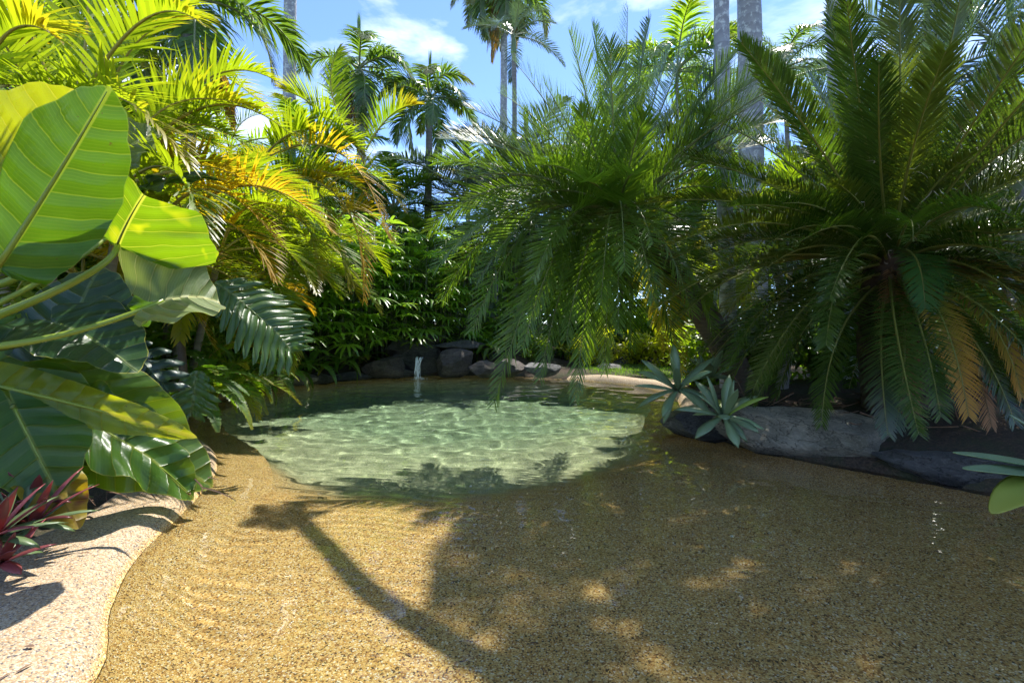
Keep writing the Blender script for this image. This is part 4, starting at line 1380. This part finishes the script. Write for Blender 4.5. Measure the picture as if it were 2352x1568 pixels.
def blade(name, parent, base, tip, face, width, mat, fold=.25, droop=.5, wave=.035, wn=5, seed=1, lobes=1.0, side=0.0, tear=None, curl_l=0.0, curl_r=0.0, heart=HEART):
    """heart shaped leaf from the stalk joint to the tip; face = the way the upper side looks"""
    r = random.Random(seed)
    o0 = parent.location
    base, tip = V(base) - o0, V(tip) - o0
    ax = tip - base
    L = ax.length
    ax.normalize()
    n = V(face)
    n = (n - ax * n.dot(ax)).normalized()
    sd = n.cross(ax).normalized()
    mb = MB()
    NA, NR = 96, 14
    ph1, ph2 = r.uniform(0, 6), r.uniform(0, 6)
    ids = []
    for j in range(NR + 1):
        rho = (j / NR) ** .8
        row = []
        for i in range(NA + 1):
            phi = -180 + 360 * i / NA
            rad = tab(abs(phi), heart)
            x = rad * math.cos(R(phi)) * rho
            if x < 0:
                x *= lobes
            yv = rad * math.sin(R(phi)) * rho * (width / 1.15)
            if tear and tear[0] < phi < tear[1]:
                u = (phi - tear[0]) / (tear[1] - tear[0])
                q = 1 - tear[2] * math.sin(u * math.pi) ** .6 * (rho ** 2) * (1 + .25 * math.sin(u * 23 + seed) + .15 * math.sin(u * 57))
                x *= q
                yv *= q
            X, Y = x * L, yv * L
            ay = abs(Y)
            e = ay / (width * L * .5 + 1e-6)
            z = fold * ay
            z += wave * L * rho ** 2 * math.sin(R(phi) * wn * 1.7 + ph1 + 2 * x) * (.35 + e)
            z += .006 * math.cos(2 * math.pi * (X - .4 * ay - .9 * ay * ay) / .115) * min(1, ay / .05) * rho
            z += .02 * L * noise.noise(V((X * 4, Y * 4, seed)))
            cu = curl_l if Y > 0 else curl_r
            z += cu * ay * ay / (width * L)
            # bend of the midrib
            th = droop * max(-.15, x)
            bx = L * (math.sin(th) / droop if abs(droop) > 1e-3 else x) if x > 0 else X
            bz = -L * ((1 - math.cos(th)) / droop) if (abs(droop) > 1e-3 and x > 0) else 0
            nz = V((0, 0, 0)) + n * math.cos(th) + ax * math.sin(th)
            p = base + ax * bx + n * bz + nz * z + sd * (Y + side * L * x * x)
            row.append(mb.add(p, (X, Y, rho)))
            if j == 0:
                break
        ids.append(row)
    for i in range(NA):
        mb.face((ids[0][0], ids[1][i + 1], ids[1][i]))
    for j in range(1, NR):
        for i in range(NA):
            mb.face((ids[j][i], ids[j][i + 1], ids[j + 1][i + 1], ids[j + 1][i]))
    o = obj(name, mb.mesh(name, [M[mat]]), parent)
    # raised midrib
    rb = MB()
    pts = []
    for i in range(12):
        x = .97 * i / 11
        th = droop * x
        bx = L * (math.sin(th) / droop if abs(droop) > 1e-3 else x)
        bz = -L * ((1 - math.cos(th)) / droop) if abs(droop) > 1e-3 else 0
        pts.append(base + ax * bx + n * (bz - .004) + sd * (side * L * x * x))
    rb.tube(pts, lambda t: .011 * (1 - .85 * t) * L / .8, 6)
    ro = obj('midrib', rb.mesh('midrib', [M['petiole' if 'dark' not in mat else 'petiole_dark']]), o)
    return o


def petiole(parent, pts, r0, r1, mat='petiole'):
    mb = MB()
    o0 = parent.location
    q = [V(p) - o0 for p in pts]
    c = []
    if len(q) == 3:
        c = [bez(q[0], through(*q), q[2], i / 15) for i in range(16)]
    else:
        c = q
    mb.tube(c, lambda t: r0 + (r1 - r0) * t, 10)
    return obj('petiole', mb.mesh('petiole', [M[mat]]), parent)


pb = V((-3.1, 2.2, .3))
pl = thing('philodendron', 'giant philodendron with big sunlit heart shaped leaves on long petioles at the left edge', 'plant', pb)
mb = MB()
mb.tube([V((0, 0, -.2)), V((.03, .05, .4)), V((.1, 0, .9))], lambda t: .07 - .02 * t, 10)
obj('stem', mb.mesh('stem', [M['wood']]), pl)
root = pb + V((.06, .02, .75))
# the tall torn leaf, seen from below with the light behind it
j = P(-5, 612, 2.0)
blade('leaf', pl, j, P(268, 212, 2.12), V((-.25, .85, .45)), .64, 'philo', .22, .22, .03, 4, 3, .2, 0, (-66, -32, .40), heart=TORN)
petiole(pl, (root, P(-120, 760, 2.1), j), .022, .014)
j = P(-60, 470, 2.6)
blade('leaf', pl, j, P(185, 208, 2.7), V((-.2, .75, .55)), .9, 'philo_lime', .12, .3, .02, 4, 5, .8)
petiole(pl, (root, P(-200, 640, 2.4), j), .02, .012)
# marbled leaf
j = P(270, 562, 2.45)
blade('leaf', pl, j, P(335, 405, 2.30), V((-.1, .85, .5)), 1.12, 'philo_b', .22, .3, .06, 5, 7, .3, .12, heart=FAN)
petiole(pl, (root, P(120, 672, 2.3), j), .024, .012)
# dark leaf edge behind it
j = P(330, 435, 3.5)
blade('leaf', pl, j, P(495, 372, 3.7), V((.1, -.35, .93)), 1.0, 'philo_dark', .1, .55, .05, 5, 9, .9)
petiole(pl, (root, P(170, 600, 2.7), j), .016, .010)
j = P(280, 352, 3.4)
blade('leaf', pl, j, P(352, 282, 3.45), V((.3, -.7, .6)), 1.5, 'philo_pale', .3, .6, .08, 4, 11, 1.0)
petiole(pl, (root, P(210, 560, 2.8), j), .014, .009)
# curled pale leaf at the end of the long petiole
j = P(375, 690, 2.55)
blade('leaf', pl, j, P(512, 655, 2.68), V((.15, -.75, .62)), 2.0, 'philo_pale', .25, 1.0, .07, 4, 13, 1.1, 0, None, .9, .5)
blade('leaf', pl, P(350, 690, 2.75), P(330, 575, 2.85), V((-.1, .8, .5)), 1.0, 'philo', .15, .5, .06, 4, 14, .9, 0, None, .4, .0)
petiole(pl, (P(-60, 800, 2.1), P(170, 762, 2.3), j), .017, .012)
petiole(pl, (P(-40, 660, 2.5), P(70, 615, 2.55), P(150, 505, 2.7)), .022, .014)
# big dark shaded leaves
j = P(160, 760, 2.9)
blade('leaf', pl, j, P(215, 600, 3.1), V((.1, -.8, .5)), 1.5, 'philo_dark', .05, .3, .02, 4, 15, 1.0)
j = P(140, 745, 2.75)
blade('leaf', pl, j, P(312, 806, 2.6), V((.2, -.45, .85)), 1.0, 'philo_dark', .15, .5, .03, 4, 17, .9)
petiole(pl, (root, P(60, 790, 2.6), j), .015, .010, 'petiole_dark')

# lower plant by the coping
lb = V((-3.35, 2.75, .15))
lp = thing('philodendron', 'low philodendron with folded lime and green leaves lying over the near coping', 'plant', lb)
mb = MB()
mb.tube([V((0, 0, -.2)), V((.02, 0, .2)), V((.05, .05, .45))], lambda t: .06 - .02 * t, 10)
obj('stem', mb.mesh('stem', [M['wood']]), lp)
root = lb + V((.05, .05, .4))
j = P(20, 865, 2.75)
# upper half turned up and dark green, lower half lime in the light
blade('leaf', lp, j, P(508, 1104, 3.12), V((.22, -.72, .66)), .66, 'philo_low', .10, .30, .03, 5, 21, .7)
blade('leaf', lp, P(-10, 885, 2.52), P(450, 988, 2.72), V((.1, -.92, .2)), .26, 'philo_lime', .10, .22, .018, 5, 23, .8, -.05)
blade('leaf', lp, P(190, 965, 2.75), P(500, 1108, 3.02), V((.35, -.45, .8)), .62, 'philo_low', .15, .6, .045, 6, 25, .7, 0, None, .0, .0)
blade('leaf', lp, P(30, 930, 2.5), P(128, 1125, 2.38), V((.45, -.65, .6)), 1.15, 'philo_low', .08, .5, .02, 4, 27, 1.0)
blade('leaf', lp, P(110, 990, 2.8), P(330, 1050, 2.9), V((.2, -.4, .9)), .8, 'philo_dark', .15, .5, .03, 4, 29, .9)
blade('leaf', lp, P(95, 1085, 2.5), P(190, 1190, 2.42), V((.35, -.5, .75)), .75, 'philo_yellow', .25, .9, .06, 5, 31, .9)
for a in ((root, P(-30, 900, 2.7), j), (root, P(-40, 930, 2.6), P(0, 900, 2.55)), (root, P(100, 980, 2.8), P(190, 965, 2.75)), (root, P(-10, 960, 2.55), P(30, 930, 2.5)), (root, P(40, 1010, 2.75), P(95, 1085, 2.5))):
    petiole(lp, a, .016, .010, 'petiole_dark')


# split leaved plants
def split_leaf(parent, base, tip, face, width, mat, nf=9, droop=.6, seed=1, gap=.62, fw=.85):
    r = random.Random(seed)
    o0 = parent.location
    base, tip = V(base) - o0, V(tip) - o0
    ax = tip - base
    L = ax.length
    ax.normalize()
    n = V(face)
    n = (n - ax * n.dot(ax)).normalized()
    sd = n.cross(ax).normalized()
    mb = MB()

    def pos(x, Y, z=0):
        th = droop * x
        bx, bz = math.sin(th) / droop, -(1 - math.cos(th)) / droop
        nz = n * math.cos(th) + ax * math.sin(th)
        ay = abs(Y)
        return base + ax * (bx * L) + n * (bz * L) + nz * (z + .22 * ay - .55 * ay * ay / (width * L)) + sd * Y
    for sg_ in (-1, 1):
        for i in range(nf):
            x0 = -.04 + .98 * i / nf
            x1 = -.04 + .98 * (i + 1) / nf
            xm = (x0 + x1) / 2
            hw = width * .5 * (math.sin(math.pi * min(1, (xm + .10) * .92)) ** .55) * r.uniform(.92, 1.06)
            sweep = .32 + .25 * xm
            NS = 9
            prev = None
            for s in range(NS + 1):
                t = s / NS
                Y = t * hw * L * sg_
                sh = sweep * t * hw + .05 * t * t
                if t < gap:
                    a, b = x0 + sh, x1 + sh
                else:
                    u = (t - gap) / (1 - gap)
                    sq = fw * math.sqrt(max(0, 1 - u ** 2.6)) if u > .02 else 1.0
                    c = (x0 + x1) / 2 + sh
                    a, b = c - (x1 - x0) * .5 * sq, c + (x1 - x0) * .5 * sq
                zz = .012 * math.sin(t * 9 + i) + .02 * t * math.sin(i * 2.1)
                mid_ = (a + b) / 2
                row = [mb.add(pos(q, Y, zz + (.012 if k == 1 else 0)), (q * L, Y, 0)) for k, q in enumerate((a, mid_, b))]
                if prev:
                    for k in range(2):
                        mb.face((prev[k], prev[k + 1], row[k + 1], row[k]) if sg_ > 0 else (prev[k + 1], prev[k], row[k], row[k + 1]))
                prev = row
    mb.tube([pos(.97 * i / 9, 0, .0) for i in range(10)], lambda t: .010 * (1 - .8 * t), 6)
    return obj('leaf', mb.mesh('leaf', [M[mat]]), parent)


mo = thing('monstera', 'plant with a large glossy split leaf hanging above the left water edge', 'plant', V((-2.95, 4.2, .2)))
mb = MB()
mb.tube([V((0, 0, -.2)), V((.1, 0, .5)), V((.0, .1, 1.0))], lambda t: .04 - .01 * t, 8)
obj('stem', mb.mesh('stem', [M['wood']]), mo)
split_leaf(mo, P(500, 655, 4.0), P(705, 790, 4.1), V((.45, -.62, .65)), .92, 'monstera', 11, .55, 3)
petiole(mo, (mo.location + V((0, .1, .9)), P(430, 690, 4.1), P(500, 655, 4.0)), .016, .010)
split_leaf(mo, P(455, 855, 3.7), P(430, 960, 3.55), V((.25, -.8, .5)), 1.0, 'monstera', 6, .5, 5, .5)
petiole(mo, (mo.location + V((0, 0, .35)), P(440, 880, 3.9), P(455, 855, 3.7)), .012, .007, 'petiole_dark')
split_leaf(mo, P(285, 795, 3.3), P(392, 880, 3.2), V((.1, -.6, .75)), .9, 'monstera_dark', 5, .9, 7, .30, .8)
petiole(mo, (mo.location + V((0, 0, .6)), P(250, 800, 3.6), P(285, 795, 3.3)), .012, .007, 'petiole_dark')


# ferns along the left bank
def fern(label, loc, n, seed, sc=1.0, azc=0, spread=6.28):
    r = random.Random(seed)
    t = thing('fern', label, 'fern', loc, 'ferns on the left bank')
    for i in range(n):
        put(pick(LIB['fern'], 70 - 70 * (i + .5) / n, r), t, V((0, 0, 0)), azc + (i * 2.39996 % spread) - (spread / 2), r, sc * r.uniform(.8, 1.15), .15)
    return t


f0 = fern('fern whose longest frond droops to touch the water, tip yellow', P(440, 905, 4.3), 9, 501, 1.0)
for pts in ((P(445, 890, 4.3), P(530, 905, 4.25), P(578, 985, 4.2)), (P(440, 880, 4.3), P(500, 870, 4.2), P(560, 920, 4.2)), (P(440, 890, 4.3), P(480, 930, 4.1), P(500, 990, 4.0))):
    hero(f0, 'frond', pts, 48, .085, .022, [M['fern'], M['fern_stalk']], pet=.05, ang=(80, 60), vee=10, sag=.3, segs=3, r0=.004)
FERNS = ((455, 4.9, .55, 'in the shade behind the split leaf'), (520, 6.0, .45, 'under the monstera leaf at the left waterline'), (560, 7.0, .4, 'hanging over the water under the cane palm'), (605, 7.9, .35, 'at the water under the yellow hanging frond'),
         (650, 8.6, .35, 'beside the grey half hidden rock'), (715, 9.3, .4, 'between the two dark rocks on the left shore'), (775, 9.9, .4, 'left of the rounded grey rock under the lady palms'), (400, 5.2, .9, 'upright, beneath the curled pale leaf'), (470, 6.6, .9, 'upright, behind the monstera leaf'),
         (1130, 11.6, .6, 'on top of the rocks right of the waterfall'), (840, 10.8, .45, 'over the rounded grey rock by the waterfall'))
for i, (px, Y, z, lab) in enumerate(FERNS):
    fern('green sword fern ' + lab, gp(px, Y, z), 14, 510 + i, 1.15)


# ------------------------------------------------------------------ agaves and small plants
def rosette(name, label, cat, loc, n, L, W, mats, seed, e0=80, e1=-15, keel=.35, sag=.35, r0=.03, tiltv=None, segs=7, part='leaf', stem=None, group=None, prof=None):
    r = random.Random(seed)
    t = thing(name, label, cat, loc, group)
    pf = prof or (lambda q: (.34 + 1.05 * q if q < .62 else .99) * (1 - max(0, (q - .5) / .5) ** 2.0))
    rot = Matrix.Identity(3)
    if tiltv:
        rot = V((0, 0, 1)).rotation_difference(V(tiltv).normalized()).to_matrix()
    for i in range(n):
        a = i * 2.39996 + r.uniform(-.15, .15)
        u = (i + .5) / n
        e = R(e0 + (e1 - e0) * u)
        hd = V((math.cos(a), math.sin(a), 0))
        d = rot @ (hd * math.cos(e) + V((0, 0, math.sin(e))))
        wv = rot @ V((-hd.y, hd.x, 0))
        mb = MB()
        l = L * r.uniform(.85, 1.1) * (.75 + .35 * math.sin(math.pi * min(1, u + .15)))
        mb.strip(rot @ (hd * r0), d, wv, l, W * r.uniform(.9, 1.1), segs, sag * r.uniform(.5, 1.5), pf, 0, (r.random() * .5, 0), r.random(), -keel)
        mt = mats[i % len(mats)]
        me = mb.mesh(part, [M[mt]])
        o = obj(part, me, t)
        so = o.modifiers.new('thickness', 'SOLIDIFY')
        so.thickness = .006 if name == 'agave' else .002
        so.offset = 0
    if stem:
        mb = MB()
        mb.tube([V(s) for s in stem], .028, 8)
        obj('stem', mb.mesh('stem', [M['wood']]), t)
    return t


AG = ['agave', 'agave', 'agave_pale', 'agave', 'agave']
rosette('agave', 'blue green agave rosette sitting low on the boulder at the right pool edge', 'agave', P(1662, 955, 4.5), 19, .40, .115, AG + ['agave_old'], 601, 86, -45, tiltv=(-.10, -.28, .95), stem=[(0, .02, 0), (.12, .25, -.10), (.35, .5, -.16)])
rosette('agave', 'agave with long pointed leaves leaning out over the water beside the coping', 'agave', P(1556, 893, 5.3), 14, .52, .115, ['agave'], 602, 85, -40, tiltv=(-.45, -.3, .8), stem=[(0, 0, 0), (.25, .15, -.10), (.6, .3, -.12)])
rosette('agave', 'pale agave rosette in the sun behind the other two', 'agave', P(1632, 868, 6.2), 15, .40, .12, ['agave_pale', 'agave'], 603, 80, -10)
# broad agave at the right edge, only two leaves reach into the picture
ag = thing('agave', 'broad leaved agave at the right edge with leaf tips reaching over the water', 'agave', P(2520, 1090, 2.5))
for i, (tipp, w, mt, arch) in enumerate(((P(2200, 1042, 2.65), .22, 'agave', .05), (P(2222, 1076, 2.45), .24, 'agave', .02), (P(2282, 1205, 2.25), .25, 'agave_old', .22), (P(2330, 960, 2.7), .15, 'agave', .10), (P(2440, 900, 2.7), .17, 'agave', .1), (P(2560, 860, 2.4), .17, 'agave', .1),
                                         (P(2700, 900, 2.6), .17, 'agave', .1), (P(2760, 1080, 2.7), .17, 'agave', .1), (P(2620, 1200, 2.0), .17, 'agave', .2), (P(2480, 1260, 1.95), .17, 'agave', .2), (P(2560, 940, 3.1), .16, 'agave', .1))):
    mb = MB()
    d = tipp - ag.location
    L = d.length
    upv = V((0, 0, 1))
    d0 = (d.normalized() + upv * arch * 1.6).normalized()
    mb.strip(d.normalized() * .03, d0, d0.cross(upv).normalized(), L * 1.03, w, 10, arch * 2.4, lambda q: (.5 + .9 * q if q < .5 else .95) * (1 - max(0, (q - .5) / .5) ** 1.9), 0, (.3, 0), .4 + .05 * i, -.22)
    o = obj('leaf', mb.mesh('leaf', [M[mt]]), ag)
    so = o.modifiers.new('thickness', 'SOLIDIFY')
    so.thickness = .008
    sb = o.modifiers.new('smooth', 'SUBSURF')
    sb.levels = sb.render_levels = 1

strap = lambda q: (.75 + .5 * q if q < .5 else 1.0) * (1 - max(0, (q - .4) / .6) ** 2)
TR = ['purple', 'olive_strap', 'purple', 'purple', 'olive_strap']
for i, (px, py, Y, lab) in enumerate(((70, 1205, 2.35, 'largest purple and green rosette on the near left coping edge'), (-20, 1235, 2.1, 'purple rosette cut by the left edge of the photo'), (75, 1165, 2.5, 'green purple rosette behind the largest one under the yellow leaf'), (0, 1290, 2.1, 'small low purple rosette nearest the camera on the left'))):
    rosette('oyster_plant', lab, 'plant', P(px, py, Y), 24 if i < 3 else 14, .27 if i < 3 else .18, .054, TR, 620 + i, 72, -12, .3, .35, .015, segs=6, group='purple oyster plants on the left', prof=strap)

# leaf litter, twigs and fallen leaves
mb = MB()
for i in range(90):
    px = rng.uniform(180, 470)
    Y = rng.uniform(3.05, 4.2)
    p = gp(px - (Y - 3) * 40, Y, .16 + rng.uniform(0, .05))
    d = V((rng.gauss(0, 1), rng.gauss(0, 1), rng.gauss(0, .15))).normalized()
    mb.strip(p, d, d.orthogonal().normalized(), rng.uniform(.08, .25), .012, 4, .1, lambda q: 1 - .7 * q, 0, (0, 0), rng.random(), .3, rng.uniform(-3, 3))
for i in range(46):
    q = edge[rng.randint(6, 40)]
    dn = (q - CEN).normalized()
    o_ = rng.uniform(.12, .62)
    p = q + dn * o_
    p.z = .108 + (.0 if o_ < .45 else .02)
    a = rng.uniform(0, 6.28)
    mb.strip(p, V((math.cos(a), math.sin(a), .1)), V((-math.sin(a), math.cos(a), 0)), rng.uniform(.02, .06), rng.uniform(.006, .018), 3, .3, lambda q_: (.4, 1, .8, 0)[int(q_ * 3 + .01)], 0, (0, 0), rng.random(), .3)
struct('leaf_litter', mb.mesh('leaf_litter', [M['dry']]), 'stuff')
mb = MB()
for i in range(160):
    p = P(rng.uniform(1650, 2352), 935, 5.3)
    p = V((p.x + rng.uniform(-.3, .3), rng.uniform(4.2, 6.3), .26 + rng.uniform(0, .1)))
    if dist_in(p.x, p.y) > -.35:
        continue
    d = V((rng.gauss(0, 1), rng.gauss(0, 1), rng.gauss(0, .2))).normalized()
    mb.tube([p, p + d * .2, p + d * .4 + V((0, 0, rng.uniform(-.05, .05)))], .006, 5)
struct('dry_twigs', mb.mesh('dry_twigs', [M['dry']]), 'stuff')
mb = MB()
for i, (px, py) in enumerate(((195, 1218), (225, 1225), (118, 1262))):
    p = P(px, py, 2.75 if i < 2 else 2.3)
t = thing('bark_chip', 'small dark curled bark chip lying on the sunny coping', 'bark chip', gp(296 * .0 + 298 * 0 + 300 * 0 + 186, 2.80, .118))
mb.strip(V((-.04, 0, .004)), V((1, .35, .1)).normalized(), V((-.3, 1, 0)).normalized(), .09, .03, 5, .6, lambda q: .6 + .5 * math.sin(q * 3.1), 0, (0, 0), .5, .5)
me = mb.mesh('bark_chip', [M['dry']])
t.name = 'old'
COL.objects.unlink(t)
loc = t.location.copy()
bpy.data.objects.remove(t)
thing('bark_chip', 'small dark curled bark chip lying on the sunny coping', 'bark chip', loc, me=me)

mb = MB()
for i in range(70):
    x, y_ = rng.uniform(-1.9, 3.0), rng.uniform(1.3, 4.0)
    if dist_in(x, y_) < .12 or y_ > step_y(x) - .2:
        continue
    a = rng.uniform(0, 6.28)
    mb.strip(V((x, y_, floor_z(x, y_) + .006)), V((math.cos(a), math.sin(a), .05)), V((-math.sin(a), math.cos(a), 0)), rng.uniform(.015, .05), rng.uniform(.005, .014), 3, .2, lambda q_: (.4, 1, .8, 0)[int(q_ * 3 + .01)], 0, (0, 0), rng.random(), .2)
o_ = struct('sunken_leaf_litter', mb.mesh('sunken_leaf_litter', [M['dry']]), 'stuff')
o_.cycles.is_caustics_receiver = True

# lawn behind the far coping
mb = MB()
for i in range(9000):
    x, y_ = rng.uniform(1.7, 4.6), rng.uniform(8.4, 12.2)
    d = -dist_in(x, y_)
    if d < .42:
        continue
    a = rng.uniform(0, 6.28)
    mb.strip(V((x, y_, ground_z(x, y_, d) - .01)), V((math.cos(a) * .5, math.sin(a) * .5, 1)).normalized(), V((-math.sin(a), math.cos(a), 0)), rng.uniform(.05, .10), .012, 2, .3, lambda q: 1 - q, 0, (rng.random(), 0), rng.random())
struct('lawn', mb.mesh('lawn', [M['lawn']]), 'stuff')

# ------------------------------------------------------------------ sky, sun, camera
SUN_EL, SUN_AZ = R(61), R(30)
sdir = V((math.cos(SUN_EL) * math.sin(SUN_AZ), math.cos(SUN_EL) * math.cos(SUN_AZ), math.sin(SUN_EL)))
w = bpy.data.worlds.new('World')
S.world = w
w.use_nodes = True
nt = w.node_tree
bg = nt.nodes['Background']
sky = N(nt, 'ShaderNodeTexSky', sky_type='NISHITA')
sky.sun_disc = False
sky.sun_elevation = SUN_EL
sky.sun_rotation = SUN_AZ
sky.air_density = .55
sky.dust_density = .05
sky.ozone_density = 5.5
tc = N(nt, 'ShaderNodeTexCoord')
mp = N(nt, 'ShaderNodeMapping')
mp.inputs['Scale'].default_value = (1, 1, 2.6)
mp.inputs['Rotation'].default_value = (.25, .35, 0)
nt.links.new(tc.outputs['Generated'], mp.inputs[0])
n1 = noise_n(nt, 2.6, 7, .56, vec=mp.outputs[0], dist=.25)
cl = ramp(nt, n1, [(.53, (0, 0, 0)), (.76, (1, 1, 1))])
skyc = mixc(nt, math_n(nt, 'MULTIPLY', cl, .8), sky.outputs[0], (5.4, 5.6, 6.0))
nt.links.new(skyc, bg.inputs[0])
bg.inputs[1].default_value = .15
L = bpy.data.lights.new('sun', 'SUN')
L.energy = 3.1
L.angle = R(.53)
L.color = (1, .955, .88)
L.cycles.is_caustics_light = True
lo = bpy.data.objects.new('sun', L)
COL.objects.link(lo)
lo.rotation_euler = sdir.to_track_quat('Z', 'Y').to_euler()
lo.location = (4, 7, 12)

c = bpy.data.cameras.new('camera')
co = bpy.data.objects.new('camera', c)
COL.objects.link(co)
S.camera = co
co.location = (0, 0, CAM_Z)
co.rotation_euler = (math.pi / 2, 0, 0)
c.sensor_width = 36
c.lens = 36 * FPX / 2352
c.shift_y = -44 / 2352
c.clip_start = .05
c.clip_end = 2000
S.view_settings.view_transform = 'Standard'
S.view_settings.look = 'None'
S.view_settings.exposure = 1.6
S.view_settings.gamma = 1
cy_ = S.cycles
cy_.use_denoising = True
try:
    cy_.denoiser = 'OPENIMAGEDENOISE'
except Exception:
    pass
cy_.max_bounces = 9
cy_.diffuse_bounces = 4
cy_.glossy_bounces = 4
cy_.transmission_bounces = 8
cy_.transparent_max_bounces = 8
cy_.sample_clamp_indirect = 5
cy_.caustics_refractive = True
cy_.caustics_reflective = False
cy_.use_adaptive_sampling = True
cy_.adaptive_threshold = .02
